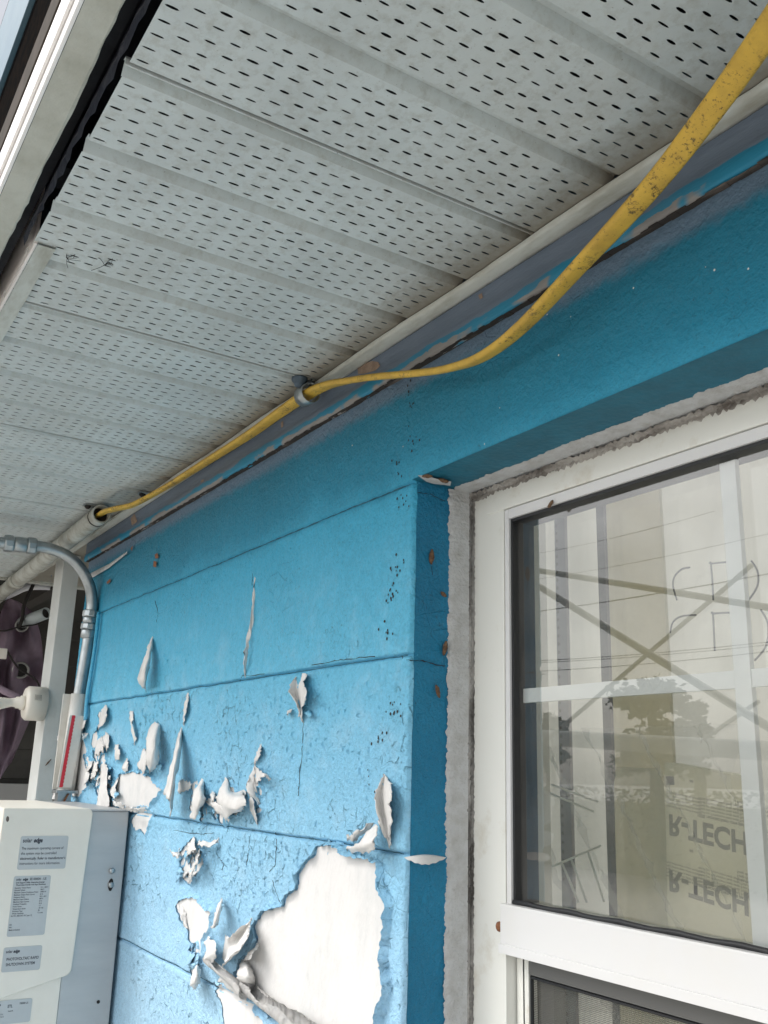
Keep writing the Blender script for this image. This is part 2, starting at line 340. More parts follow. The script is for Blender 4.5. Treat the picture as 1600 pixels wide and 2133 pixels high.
def plane_patch(name, f, nu, nv, mt, parent, smooth=True):
    bm = bmesh.new(); V = [[bm.verts.new(f(i/nu, j/nv)) for i in range(nu+1)] for j in range(nv+1)]
    for j in range(nv):
        for i in range(nu): bm.faces.new((V[j][i], V[j][i+1], V[j+1][i+1], V[j+1][i]))
    return obj(name, bm, mt, parent, smooth)
rz = lambda s: (random.random()-.5)*s
plane_patch('window_jamb', lambda u, v: Vector((XJ+math.sin(v*23)*.0008+rz(.0005), .006+u*.094, -.75+v*(ZL+.75))), 16, 160, M_JAMB, wall)
plane_patch('lintel_underside', lambda u, v: Vector((XJ+u*1.2, -.001+v*.101, ZL-.0002+math.sin(u*37)*.0006*v+rz(.0007)*v)), 160, 12, M_LINT, wall)
# ragged white caulk where the jamb meets the window frame
def ragged(name, along, place, mt, n=260):
    bm = bmesh.new(); prev = None; e = 0
    for i in range(n+1):
        t = along[0]+(along[1]-along[0])*i/n; e = e*.75+rz(.0022)+(rz(.0025) if i % 4 == 0 else 0)
        a_ = [bm.verts.new(place(t, y, h)) for y, h in ((.052+e, .0003), (.0535+e, .0022), (.060, .0026+rz(.001)), (.068, .0028+rz(.001)), (.076, .003+rz(.001)), (.0795, .004))]
        if prev:
            for q in range(5): bm.faces.new((prev[q], prev[q+1], a_[q+1], a_[q]))
        prev = a_
    return obj(name, bm, mt, wall, True)
ragged('caulk', (-.75, ZL-.002), lambda t, y, h: Vector((XJ+h, y, t)), M_MORTAR, 900)
ragged('caulk', (XJ+.002, XR), lambda t, y, h: Vector((t, y+.004, ZL-h)), M_MORTAR, 900)
def bead(name, along, place, mt, n=400):
    bm = bmesh.new(); prev = None
    for i in range(n+1):
        t = along[0]+(along[1]-along[0])*i/n
        a_ = [bm.verts.new(place(t, y+rz(.0012), h+rz(.0022))) for y, h in ((.0785, .0025), (.081, .0055), (.083, .004), (.0855, .0065), (.088, .004))]
        if prev:
            for q in range(4): bm.faces.new((prev[q], prev[q+1], a_[q+1], a_[q]))
        prev = a_
    return obj(name, bm, mt, wall)
bead('cracked_sealant', (-.75, ZL-.004), lambda t, y, h: Vector((XJ+h, y, t)), M_CRACK)
bead('cracked_sealant', (XJ+.004, XR), lambda t, y, h: Vector((t, y, ZL-h*1.9)), M_CRACKH)
# white streak in the upper corner of the opening
bm = bmesh.new(); pts = [(870, 990), (885, 990), (905, 996), (928, 1002), (940, 1003), (938, 1012), (925, 1010), (905, 1008), (888, 1003)]
fl = [bm.verts.new(on(px, py, 2, ZL-.0028)) for px, py in pts]; bm.faces.new(fl); obj('caulk', bm, M_MORTAR, wall)

# ---- bare patches and curled paint
def poly_wall(pts, lift=.0016, jag=.0018, sub=4):
    P = [W(*p) for p in pts]; out = []
    for i in range(len(P)):
        a_, b_ = P[i], P[(i+1) % len(P)]
        n = max(1, int((b_-a_).length/.0028))
        for k in range(n):
            q = a_.lerp(b_, k/n)
            for s_, am in ((45, .010), (170, .0036), (480, .003)):
                q.x += (float(vnoise(np.array([q.x]), np.array([q.z]), s_, 11)[0])-.5)*am; q.z += (float(vnoise(np.array([q.x]), np.array([q.z]), s_, 12)[0])-.5)*am
            q.x += rz(.0009); q.z += rz(.0009); out.append(q)
    return out
def area2(P): return sum(P[i].x*P[(i+1) % len(P)].z-P[(i+1) % len(P)].x*P[i].z for i in range(len(P)))/2
def wy(x, z, l): return -float(wall_h(np.array([x]), np.array([z]))[0])-l
def bare(pts, rim=(.0005, .005), label=None, rimw=.004):
    O = poly_wall(pts); s = 1 if area2(O) > 0 else -1
    bm = bmesh.new()
    ys = max(-wy(p.x, p.z, 0) for p in O)
    from mathutils.geometry import tessellate_polygon, delaunay_2d_cdt
    xs_ = [p.x for p in O]; zs_ = [p.z for p in O]; inner = []
    st = .007; x = min(xs_)
    while x < max(xs_):
        z = min(zs_)
        while z < max(zs_): inner.append((x, z)); z += st
        x += st
    V2 = [Vector((p.x, p.z)) for p in O]
    def inside(q):
        c = False; n = len(V2); j = n-1
        for i in range(n):
            if ((V2[i].y > q[1]) != (V2[j].y > q[1])) and (q[0] < (V2[j].x-V2[i].x)*(q[1]-V2[i].y)/(V2[j].y-V2[i].y)+V2[i].x): c = not c
            j = i
        return c
    allp = V2+[Vector(q) for q in inner if inside(q)]
    r = delaunay_2d_cdt(allp, [], [list(range(len(V2)))], 1, 1e-6)
    vs_ = [bm.verts.new((v.x, wy(v.x, v.y, .0017), v.y)) for v in r[0]]
    for f in r[2]:
        try: bm.faces.new([vs_[k] for k in f])
        except ValueError: pass
    o = obj('bare_patch', bm, M_BARE, wall, True)
    if label: o['label'] = label
    # the lifted edge of the paint film round the patch
    bm = bmesh.new(); n = len(O); prev = None; first = None; lf = 0
    for i in range(n+1):
        p = O[i % n]; t = (O[(i+1) % n]-O[(i-1) % n]); t.y = 0; t.normalize(); nn = Vector((t.z, 0, -t.x))*s   # outward
        lf = lf*.75+random.random()*.25*(rim[1]-rim[0])*2+rz(.001); l = max(rim[0], min(rim[1]*1.5, rim[0]+lf*.8)); wdt = rimw*(.6+.8*random.random())
        c = [p+nn*wdt, p+nn*wdt*.4, p-nn*wdt*.15*random.random()]
        ll = [.0002, l*.45+.0008, l+.0012]
        a_ = [bm.verts.new((q.x, wy(q.x, q.z, h), q.z)) for q, h in zip(c, ll)] if i < n else first
        if prev:
            for q in range(2): bm.faces.new((prev[q], prev[q+1], a_[q+1], a_[q]))
        else: first = a_
        prev = a_
    obj('lifted_edge', bm, M_WALL, wall, True)
def flake(cols, nu=10, nv=22, jag=.0017, label=None, two=True, blue=False, parent=None, name='paint_flake'):
    """cols: polylines running down the flake, each of (px, py, lift in mm); white side towards the viewer"""
    C_ = []
    for c in cols:
        pts = [W(p[0], p[1], p[2]/1000) for p in c]; sp = smooth_path(pts, 12); L = len(sp)-1
        C_.append([sp[int(round(j/nv*L))] for j in range(nv+1)])
    bm = bmesh.new(); V = []
    for j in range(nv+1):
        row = smooth_path([c[j] for c in C_], 10) if len(C_) > 2 else [C_[0][j].lerp(C_[1][j], k/10) for k in range(11)]
        L = len(row)-1; rr = []
        for i in range(nu+1):
            p = row[int(round(i/nu*L))].copy()
            if i in (0, nu, 1, nu-1):
                k_ = 1 if i in (0, nu) else .5; p += Vector(((float(vnoise(np.array([p.x]), np.array([p.z]), 160, 13)[0])-.5)*.008*k_+rz(jag*2)*k_, rz(jag), (float(vnoise(np.array([p.x]), np.array([p.z]), 160, 14)[0])-.5)*.006*k_))
            p += Vector((0, (float(vnoise(np.array([p.x]), np.array([p.z]), 60, 15)[0])-.5)*.003*min(1, j/4), 0))
            if j == nv: p += Vector((rz(jag), 0, rz(jag*4)))
            p += Vector((0, rz(.0003), 0)); rr.append(p)
        V.append(rr)
    A = [[bm.verts.new(p) for p in r] for r in V]
    Bk = [[bm.verts.new(p+Vector((.0004, .0007, 0))) for p in r] for r in V]
    for j in range(nv):
        for i in range(nu):
            bm.faces.new((A[j][i], A[j][i+1], A[j+1][i+1], A[j+1][i]))
            f = bm.faces.new((Bk[j][i], Bk[j+1][i], Bk[j+1][i+1], Bk[j][i+1])); f.material_index = 1
    for j in range(nv):
        bm.faces.new((A[j][0], A[j+1][0], Bk[j+1][0], Bk[j][0])); bm.faces.new((A[j][nu], Bk[j][nu], Bk[j+1][nu], A[j+1][nu]))
    for i in range(nu): bm.faces.new((A[nv][i], A[nv][i+1], Bk[nv][i+1], Bk[nv][i]))
    o = obj(name, bm, [M_WALL, M_UNDER] if blue else [M_UNDER, M_WALL], parent or wall, True)
    if label: o['label'] = label
    return o
bare([(667, 1767), (700, 1768), (735, 1775), (778, 1780), (795, 1800), (804, 1850), (808, 1900), (806, 1960), (808, 2030), (814, 2060), (806, 2090), (800, 2110), (792, 2150), (780, 2260), (640, 2240), (610, 2150), (560, 2105), (515, 2060), (497, 2040),
      (505, 2003), (517, 1988), (540, 1960), (536, 1938), (541, 1922), (552, 1908), (572, 1893), (594, 1882), (606, 1856), (624, 1851), (628, 1826), (643, 1806), (655, 1786)], (.0006, .009), 'large bare white patch at the bottom beside the window opening')
bare([(450, 2046), (470, 2050), (500, 2070), (530, 2100), (560, 2133), (600, 2180), (620, 2260), (490, 2260), (474, 2160), (468, 2110), (458, 2068)], (.0004, .003))
bare([(245, 1670), (244, 1652), (248, 1631), (255, 1613), (276, 1607), (300, 1610), (311, 1615), (324, 1626), (334, 1634), (342, 1644), (334, 1652), (328, 1662), (316, 1672), (313, 1678), (290, 1684), (262, 1678)], (.0006, .005))
bare([(370, 1875), (401, 1871), (421, 1879), (446, 1903), (441, 1923), (437, 1937), (427, 1952), (423, 1962), (425, 1984), (419, 2004), (412, 2040), (400, 2042), (403, 2010), (407, 1994), (405, 1964), (399, 1960), (393, 1933), (387, 1919), (378, 1908)], (.0004, .004))
bare([(166, 1535), (176, 1545), (184, 1562), (180, 1580), (186, 1600), (180, 1622), (184, 1640), (174, 1652), (162, 1660), (150, 1662), (152, 1600), (158, 1560)], (.0004, .003))
bare([(286, 1684), (306, 1676), (318, 1690), (312, 1712), (304, 1742), (296, 1728), (284, 1730), (276, 1712), (280, 1700)], (.0004, .002))
bare([(404, 1745), (413, 1760), (420, 1775), (430, 1790), (432, 1800), (420, 1812), (408, 1835), (396, 1850), (390, 1840), (382, 1825), (378, 1808), (384, 1785), (372, 1778), (384, 1765)], (.0004, .004))
for q in ([(205, 1565), (212, 1560), (216, 1590), (222, 1620), (224, 1650), (214, 1664), (206, 1650), (208, 1610)], [(196, 1530), (203, 1522), (206, 1545), (200, 1560), (194, 1548)], [(206, 1490), (212, 1476), (218, 1486), (214, 1506)],
          [(400, 1632), (412, 1622), (420, 1640), (424, 1662), (412, 1676), (402, 1690), (396, 1680), (402, 1660)], [(456, 1655), (470, 1640), (488, 1645), (500, 1668), (488, 1690), (472, 1700), (460, 1680)],
          [(226, 1666), (236, 1672), (232, 1688), (222, 1680)], [(524, 1625), (532, 1605), (540, 1625), (542, 1660), (534, 1650)]):
    bare(q, (.0003, .002), rimw=.0025)
F_ = flake
F_([[(618, 1405, 1), (606, 1425, 10), (603, 1440, 16), (613, 1462, 12), (624, 1490, 3)], [(624, 1403, 0), (621, 1425, 1), (620, 1450, 1), (624, 1475, 1), (630, 1500, 0)], [(638, 1402, 3), (633, 1425, 15), (638, 1450, 18), (630, 1475, 10), (632, 1502, 1)]], label='small folded flake high under the second mortar joint')
F_([[(528, 1222, 0), (523, 1270, 6), (512, 1330, 9), (506, 1375, 10), (510, 1405, 2)], [(530, 1200, 0), (528, 1270, 3), (519, 1330, 5), (513, 1370, 4), (512, 1406, 0)]], nu=6)
F_([[(312, 1335, 0), (303, 1360, 12), (294, 1390, 20), (287, 1415, 22), (296, 1430, 8)], [(318, 1325, 0), (309, 1362, 18), (303, 1392, 26), (300, 1416, 26), (300, 1432, 8)], [(318, 1335, 0), (315, 1362, 8), (309, 1392, 14), (303, 1418, 14), (302, 1434, 3)]], nu=8)
F_([[(376, 1520, 0), (364, 1560, 12), (352, 1610, 22), (340, 1655, 26)], [(379, 1515, 0), (370, 1562, 22), (360, 1615, 36), (352, 1668, 40)], [(378, 1540, 0), (376, 1575, 12), (364, 1625, 20), (356, 1700, 14)]], label='long narrow pointed strip of curled paint')
F_([[(322, 1505, 3), (307, 1530, 16), (304, 1560, 22), (306, 1585, 22), (312, 1608, 10)], [(330, 1508, 5), (322, 1530, 22), (318, 1560, 30), (316, 1585, 26), (314, 1606, 12)], [(334, 1512, 0), (332, 1540, 10), (330, 1570, 14), (328, 1590, 12), (316, 1606, 5)]])
F_([[(300, 1560, 0), (292, 1580, 10), (286, 1596, 12)], [(304, 1560, 2), (304, 1585, 20), (299, 1612, 14)]], nu=6)
F_([[(212, 1478, 0), (208, 1495, 8), (202, 1518, 4)], [(221, 1465, 0), (222, 1490, 12), (212, 1512, 9)]], nu=6)
F_([[(172, 1490, 0), (168, 1505, 8), (164, 1522, 6)], [(178, 1488, 1), (178, 1505, 12), (170, 1522, 9)]], nu=6)
F_([[(164, 1527, 2), (170, 1530, 14), (172, 1540, 18)], [(182, 1526, 0), (180, 1533, 8), (174, 1540, 14)]], nu=6)
F_([[(196, 1586, 0), (192, 1605, 10), (188, 1622, 8)], [(204, 1584, 3), (202, 1602, 16), (198, 1618, 12)]], nu=6)
F_([[(210, 1584, 0), (208, 1620, 8), (204, 1660, 14), (200, 1690, 12)], [(214, 1584, 0), (222, 1600, 12), (222, 1640, 16), (228, 1680, 12)]])
F_([[(240, 1552, 0), (238, 1570, 8), (240, 1582, 4)], [(247, 1550, 3), (248, 1568, 14), (246, 1584, 10)]], nu=6)
F_([[(258, 1590, 0), (256, 1602, 6), (258, 1608, 3)], [(264, 1578, 0), (266, 1592, 10), (264, 1606, 6)]], nu=6)
F_([[(270, 1480, 0), (271, 1500, 4), (276, 1530, 5), (280, 1552, 0)], [(278, 1482, 0), (276, 1505, 7), (281, 1530, 8), (281, 1552, 0)]], nu=5)
F_([[(383, 1505, 0), (383, 1480, 3), (388, 1450, 3)], [(384, 1515, 0), (387, 1480, 7), (393, 1445, 0)]], nu=4)
F_([[(420, 1622, 0), (404, 1648, 12), (400, 1680, 16), (396, 1706, 12)], [(424, 1625, 0), (415, 1650, 22), (412, 1675, 26), (408, 1700, 16)], [(424, 1650, 0), (426, 1665, 14), (422, 1675, 16), (412, 1690, 8)]])
F_([[(470, 1620, 0), (456, 1645, 8), (452, 1670, 12), (470, 1708, 6)], [(474, 1625, 2), (466, 1650, 18), (466, 1675, 24), (474, 1700, 16)], [(482, 1648, 3), (480, 1660, 22), (490, 1685, 26), (500, 1690, 16)], [(500, 1650, 5), (508, 1660, 22), (510, 1672, 26), (504, 1682, 16)]], label='cupped flake above the third mortar joint')
F_([[(425, 1668, 0), (440, 1680, 10), (458, 1695, 12), (474, 1712, 6)], [(436, 1666, 2), (450, 1672, 14), (462, 1684, 18), (476, 1708, 8)]], nu=6)
F_([[(529, 1598, 0), (516, 1622, 10), (520, 1650, 14), (538, 1676, 4)], [(533, 1590, 0), (530, 1622, 3), (532, 1650, 6), (541, 1678, 1)]], nu=8)
F_([[(532, 1595, 0), (542, 1605, 14), (554, 1612, 18), (562, 1625, 10)], [(532, 1630, 0), (540, 1625, 14), (548, 1615, 20), (556, 1618, 14)]], nu=8)
F_([[(541, 1544, 0), (536, 1562, 3), (528, 1588, 3)], [(544, 1548, 0), (543, 1566, 9), (532, 1590, 4)]], nu=5)
F_([[(520, 1655, 0), (518, 1680, 6), (526, 1700, 4), (532, 1714, 0)], [(524, 1650, 1), (526, 1675, 12), (532, 1695, 10), (534, 1716, 2)]], nu=5)
F_([[(372, 1630, 0), (380, 1624, 12), (392, 1630, 14)], [(370, 1650, 0), (384, 1648, 8), (400, 1634, 8)]], nu=6)
F_([[(803, 1615, 0), (783, 1645, 10), (780, 1670, 14), (792, 1720, 10), (810, 1762, 1)], [(803, 1613, 0), (795, 1650, 1), (797, 1690, 1), (803, 1725, 1), (811, 1763, 0)], [(804, 1618, 1), (814, 1645, 14), (812, 1670, 18), (816, 1700, 14), (812, 1762, 1)]], nv=28, label='tall folded flake beside the edge of the window opening')
F_([[(781, 1716, 4), (765, 1735, 14), (745, 1755, 16), (725, 1770, 4)], [(783, 1718, 8), (768, 1750, 26), (755, 1764, 22), (735, 1772, 6)], [(786, 1722, 14), (784, 1748, 26), (778, 1768, 22), (760, 1775, 10)]], label='triangular flake folded down over the mortar joint')
F_([[(781, 1718, 2), (764, 1722, 10), (742, 1736, 14), (722, 1742, 8)], [(740, 1750, 2), (738, 1750, 6), (734, 1752, 6), (728, 1750, 3)]], nu=6)
F_([[(400, 1745, 0), (392, 1765, 8), (388, 1785, 10)], [(405, 1743, 2), (406, 1768, 20), (402, 1772, 18)]], nu=6)
F_([[(372, 1768, 0), (366, 1776, 8), (352, 1772, 12)], [(378, 1780, 0), (370, 1786, 12), (360, 1784, 8)]], nu=6)
F_([[(414, 1750, 0), (425, 1752, 10), (440, 1754, 8), (455, 1748, 1)], [(412, 1756, 3), (420, 1762, 18), (435, 1764, 16), (452, 1752, 4)]], nu=6)
F_([[(408, 1780, 0), (402, 1800, 14), (396, 1822, 12), (392, 1838, 6)], [(414, 1768, 2), (413, 1790, 24), (406, 1810, 20), (398, 1836, 8)]], nu=6)
F_([[(460, 1872, 3), (452, 1890, 14), (446, 1910, 16), (441, 1930, 10)], [(463, 1874, 8), (458, 1890, 24), (452, 1912, 24), (446, 1932, 14)], [(462, 1878, 0), (463, 1890, 12), (457, 1912, 14), (448, 1932, 4)]], nu=8)
F_([[(374, 1880, 0), (376, 1900, 8), (378, 1915, 10), (390, 1932, 4)], [(382, 1882, 0), (386, 1900, 2), (388, 1915, 3), (394, 1935, 1)]], nu=6)
F_([[(524, 1912, 4), (500, 1935, 14), (478, 1950, 18), (470, 1948, 4)], [(524, 1914, 8), (508, 1940, 3), (486, 1965, 4), (464, 1990, 3)], [(521, 1922, 16), (516, 1948, 26), (500, 1975, 26), (470, 2008, 18)], [(519, 1930, 22), (512, 1955, 34), (492, 1985, 32), (462, 2010, 24)]], nu=14, label='wide cupped flake hanging off the left side of the large bare patch')
F_([[(540, 1962, 2), (530, 1972, 12), (518, 1985, 14), (512, 1996, 4)], [(537, 1968, 6), (528, 1985, 22), (516, 2000, 20), (508, 2002, 6)]], nu=6)
F_([[(424, 1962, 0), (430, 1980, 8), (426, 1996, 14), (436, 2003, 10)], [(434, 1955, 2), (446, 1960, 18), (450, 1980, 24), (448, 2000, 16)]], nu=8)
def roll(pts, r0, r1, label, n=44, seg=18, open_=70):
    P = smooth_path([W(a_, b_, l/1000) for a_, b_, l in pts], 14); L = len(P)-1; P = [P[int(round(k/n*L))] for k in range(n+1)]
    bm = bmesh.new(); rows = []; nrm = None
    for k, p in enumerate(P):
        t = (P[min(k+1, n)]-P[max(k-1, 0)]).normalized(); b = t.cross(Vector((0, 1, 0))).normalized(); u = b.cross(t); r = r0+(r1-r0)*k/n; q = []
        for i_ in range(seg+1):
            an = R(-20+open_/2+(360-open_)*i_/seg+math.sin(k*.22)*25); rr = r*(1+.06*math.sin(k*.33+i_*.5)+.12*math.sin(k*.13+1)-.25*i_/seg+rz(.008)+(.0 if 0 < i_ < seg else rz(.25)))
            o_ = t*(rz(.004) if k in (0, n) else 0)
            q.append(bm.verts.new(p+(b*math.cos(an)+u*math.sin(an))*rr+o_))
        rows.append(q)
    for k in range(n):
        for i_ in range(seg): bm.faces.new((rows[k][i_], rows[k][i_+1], rows[k+1][i_+1], rows[k+1][i_]))
    bmesh.ops.solidify(bm, geom=list(bm.faces), thickness=.0006)
    o = obj('paint_roll', bm, M_BARE, wall, True); o['label'] = label
roll([(428, 1998, 9), (450, 2016, 12), (478, 2040, 16), (508, 2068, 20)], .0045, .0085, 'narrow rolled strip pointing down towards the bare patch')
F_([[(452, 2044, 0), (466, 2052, 4), (490, 2072, 8), (512, 2085, 10)], [(460, 2034, 2), (474, 2042, 14), (496, 2062, 18), (512, 2080, 16)]], nu=6)
roll([(508, 2050, 8), (545, 2084, 16), (600, 2124, 20), (720, 2205, 24)], .0075, .0140, 'large rolled strip of paint leaning across the bottom of the bare patch', 60)
F_([[(506, 2002, 2), (498, 2018, 14), (494, 2036, 16), (502, 2046, 8)], [(512, 2004, 8), (512, 2020, 24), (514, 2036, 28), (512, 2048, 20)], [(516, 2005, 2), (522, 2020, 8), (528, 2036, 8), (530, 2052, 4)]], nu=8)
F_([[(407, 2010, 2), (398, 2030, 14), (396, 2050, 20), (403, 2058, 6)], [(410, 2010, 12), (408, 2030, 28), (406, 2048, 28), (405, 2058, 14)], [(414, 2012, 2), (416, 2030, 10), (416, 2046, 12), (407, 2058, 4)]], nu=8)
F_([[(260, 1685, 3), (275, 1690, 18), (300, 1692, 24)], [(262, 1680, 5), (278, 1684, 28), (300, 1684, 30)]], nu=6)
F_([[(234, 1676, 0), (244, 1680, 14), (258, 1684, 10)], [(234, 1668, 3), (246, 1672, 18), (260, 1676, 12)]], nu=6)
F_([[(232, 1640, 0), (228, 1652, 12), (236, 1664, 12)], [(250, 1612, 2), (240, 1640, 10), (242, 1664, 6)]], nu=6)
F_([[(126, 1512, 8), (122, 1528, 18), (116, 1545, 24)], [(136, 1508, 2), (136, 1522, 8), (128, 1540, 14)]], nu=5)
F_([[(120, 1642, 12), (112, 1652, 20), (108, 1664, 22)], [(130, 1640, 4), (128, 1655, 8), (122, 1668, 10)]], nu=5)
# many smaller torn chips and flakes in the worst patches
random.seed(33)
for cx, cy, sx, sy, n in ((200, 1590, 20, 60, 11), (228, 1655, 14, 18, 3), (425, 1690, 30, 12, 3), (490, 1695, 26, 10, 2), (396, 1800, 22, 30, 4), (535, 1650, 16, 40, 2), (412, 1985, 14, 26, 3)):
    for _ in range(n):
        px, py = cx+rz(2*sx), cy+rz(2*sy); ra, rb = 3+5*random.random(), 7+13*random.random(); tl_ = rz(.8)
        bare([(px+ra*math.cos(k*.785)*(.6+.7*random.random())+tl_*rb*math.sin(k*.785)*.5, py+rb*math.sin(k*.785)*(.6+.7*random.random())) for k in range(8)], (.0006, .005), rimw=.003)
random.seed(21)
for cx, cy, sx, sy, n in ((205, 1560, 22, 60, 13), (235, 1640, 14, 20, 4), (430, 1650, 26, 22, 4), (395, 1790, 22, 26, 6), (480, 1660, 40, 18, 3), (300, 1600, 40, 25, 4), (415, 1980, 14, 30, 3), (620, 1450, 60, 40, 2)):
    for _ in range(n):
        px, py = cx+rz(2*sx), cy+rz(2*sy); L_ = 12+26*random.random()**1.5; w_ = 4+7*random.random(); sl_ = rz(.6)-.15; lf_ = 5+9*random.random()
        a_, b_ = [(px-w_*.2, py, 0)], [(px+w_*.3, py+2, 0)]
        for k in (1, 2, 3):
            t = k/3; ww = w_*math.sin(math.pi*(.18+.72*t)); xm_ = px+sl_*L_*t; ym_ = py+L_*t
            a_.append((xm_-ww*.7, ym_+rz(3), lf_*.5*math.sin(2.4*t))); b_.append((xm_+ww*.7, ym_+rz(3), lf_*math.sin(2.2*t)))
        mid_ = [((p_[0]+q_[0])/2, (p_[1]+q_[1])/2, (p_[2]+q_[2])/2+lf_*.25*(i_ > 0)) for i_, (p_, q_) in enumerate(zip(a_, b_))]
        F_([a_, mid_, b_], nu=6, nv=10, blue=random.random() < .45)
# lens-shaped flake on the jamb, and the cracks across it
def onj(px, py, l): return on(px, py, 0, XJ+l)
bm = bmesh.new(); rows = []
for i in range(13):
    t = i/12; px = 842+88*t; wv = math.sin(math.pi*t); up_ = 1786-6*wv*1.0; lo = 1786+14*wv+(2 if i % 2 else 0)
    rows.append([bm.verts.new(onj(px, up_, .0015)), bm.verts.new(onj(px, up_+4*wv, .0015+.008*wv)), bm.verts.new(onj(px, lo, .0015+.013*wv))])
for i in range(12):
    for q in range(2): bm.faces.new((rows[i][q], rows[i+1][q], rows[i+1][q+1], rows[i][q+1]))
o = obj('paint_flake', bm, M_UNDER, wall, True); o['label'] = 'lens shaped flake standing off the dark blue jamb'
def crack(pts, fn, wd=.0006, mt=M_SPECK):
    bm = bmesh.new(); P = []
    for a_, b_ in zip(pts[:-1], pts[1:]):
        for k in range(6): t = k/6; P.append((a_[0]*(1-t)+b_[0]*t+rz(2.5), a_[1]*(1-t)+b_[1]*t+rz(2.5)))
    P = [fn(*p) for p in P]; tube(bm, P, [wd*(.3+random.random()) for _ in P], seg=4); obj('crack', bm, mt, wall)
crack([(846, 1375), (880, 1376), (905, 1384), (934, 1388)], lambda x, y: onj(x, y, .0005))
crack([(870, 1025), (900, 1030), (932, 1046)], lambda x, y: onj(x, y, .0003), .0004)
for mz, xa_, xb_, stp in ((0, -2.2, XJ-.01, .9), (1, -2.15, XJ-.01, .25), (2, -1.7, XJ-.01, .2), (3, -1.74, -1.2, .25)):
    bm = bmesh.new(); P = []
    for i in range(200):
        x = xa_+(xb_-xa_)*i/199; z = MZ[mz]-(float(vnoise(np.array([x]), np.array([0.]), 25, 4)[0])-.5)*.0018; P.append(Vector((x, wy(x, z, .0008), z+rz(.0008))))
    tube(bm, P, [.0003+.0009*stp*random.random() for _ in P], seg=4); obj('joint_line', bm, M_JLINE, wall)
for c in ([(500, 1420), (505, 1408), (560, 1404)], [(322, 1250), (330, 1275), (324, 1300)], [(632, 1500), (630, 1560), (622, 1640), (622, 1660)], [(650, 1385), (690, 1378), (730, 1372), (790, 1366)], [(820, 1365), (836, 1362), (840, 1372)], [(527, 1195), (524, 1225)],
          [(520, 1742), (518, 1775), (512, 1810)], [(575, 1735), (577, 1760), (574, 1800), (560, 1818)], [(568, 1835), (575, 1860), (590, 1890)], [(445, 1735), (420, 1738), (350, 1728)], [(460, 1790), (466, 1802), (462, 1815)]):
    crack(c, lambda x, y: W(x, y, -wy(*[W(x, y)[k] for k in (0, 2)], 0)-.0004+.0006), .0005)
# blistered, lifted specks of paint
bm = bmesh.new()
def blister(p, s, ang):
    c, s_ = math.cos(ang), math.sin(ang); n = 7; rows = []
    for i in range(n):
        t = i/(n-1)-.5; wv = math.cos(math.pi*t); u = t*s
        q = []
        for v, l in ((0, 0), (.14*s*wv, .10*s*wv), (.24*s*wv, .24*s*wv)):
            x = p.x+u*c-v*s_+rz(s*.06); z = p.z+u*s_+v*c+rz(s*.06); q.append(bm.verts.new((x, wy(x, z, .0002+l), z)))
        rows.append(q)
    for i in range(n-1):
        for k in range(2): bm.faces.new((rows[i][k], rows[i+1][k], rows[i+1][k+1], rows[i][k+1]))
cl = [(640, 1460, 120, 60, 60), (500, 1540, 130, 80, 80), (700, 1560, 90, 90, 40), (280, 1500, 80, 60, 40), (430, 1620, 80, 40, 45), (570, 1790, 80, 50, 45), (510, 1850, 60, 60, 40), (230, 1580, 40, 60, 35), (360, 1370, 40, 30, 12), (560, 1660, 60, 50, 30), (300, 1480, 60, 20, 14), (760, 1640, 50, 60, 14), (400, 1200, 200, 60, 14)]
for cx, cy, sx, sy, n in cl:
    for _ in range(n*2):
        px, py = random.gauss(cx, sx*.6), random.gauss(cy, sy*.6)
        if px > 815 or py < 1050: continue
        blister(W(px, py), .0025+.007*random.random()**2.5, R(random.choice([80, 95, 110, 60, 20])+rz(80)))
o = obj('paint_blisters', bm, M_WALL, wall, True); o['kind'] = 'stuff'
# pin-head specks left by insects beside the opening
bm = bmesh.new()
for cx, cy, n in ((848, 812, 3), (856, 845, 6), (862, 920, 8), (832, 975, 7), (838, 1045, 8), (828, 1180, 10), (812, 1235, 14), (804, 1310, 8), (818, 1478, 10), (790, 1535, 8), (770, 1640, 4)):
    for _ in range(n):
        p = W(cx+random.gauss(0, 8), cy+random.gauss(0, 14))
        if p.x > XJ-.006 and p.z < ZL: continue
        y = wy(p.x, p.z, .0003); s = .0009+.0009*random.random()
        vs_ = [bm.verts.new((p.x+s*math.cos(k*math.pi/3), y-.0004, p.z+s*1.2*math.sin(k*math.pi/3))) for k in range(6)]; bm.faces.new(vs_)
o = obj('insect_specks', bm, M_SPECK, wall); o['kind'] = 'stuff'
bm = bmesh.new()
for cx, cy in ((1010, 925), (1043, 850), (1165, 740), (1320, 600), (1190, 660), (1490, 563), (1472, 557), (840, 930), (1560, 560), (735, 928), (1140, 655)):
    p = W(cx, cy); s = .0005+.0007*random.random(); y = wy(p.x, p.z, .0004)
    bm.faces.new([bm.verts.new((p.x+s*math.cos(k)*(.7+random.random()*.5), y, p.z+s*math.sin(k))) for k in range(6)])
o = obj('paint_chips', bm, M_BARE, wall); o['kind'] = 'stuff'
bm = bmesh.new()
for pts in ([(322, 1155), (328, 1152), (330, 1162), (324, 1164)], [(320, 1168), (326, 1170), (325, 1182), (319, 1180)], [(222, 1212), (230, 1205), (230, 1212), (223, 1217)], [(272, 1142), (277, 1136), (275, 1148)]):
    bm.faces.new([bm.verts.new(W(px, py, .004)) for px, py in pts])
o = obj('paint_holes', bm, M_RUST, wall); o['kind'] = 'stuff'
# white sealed strip low on the left under the frieze board
plane_patch('caulk', lambda u, v: W(190+u*75, 1197-u*45-abs(u-.5)*8+v*12*(1-u*.6), .004+.003*math.sin(v*3.1)), 20, 4, M_MORTAR, wall)
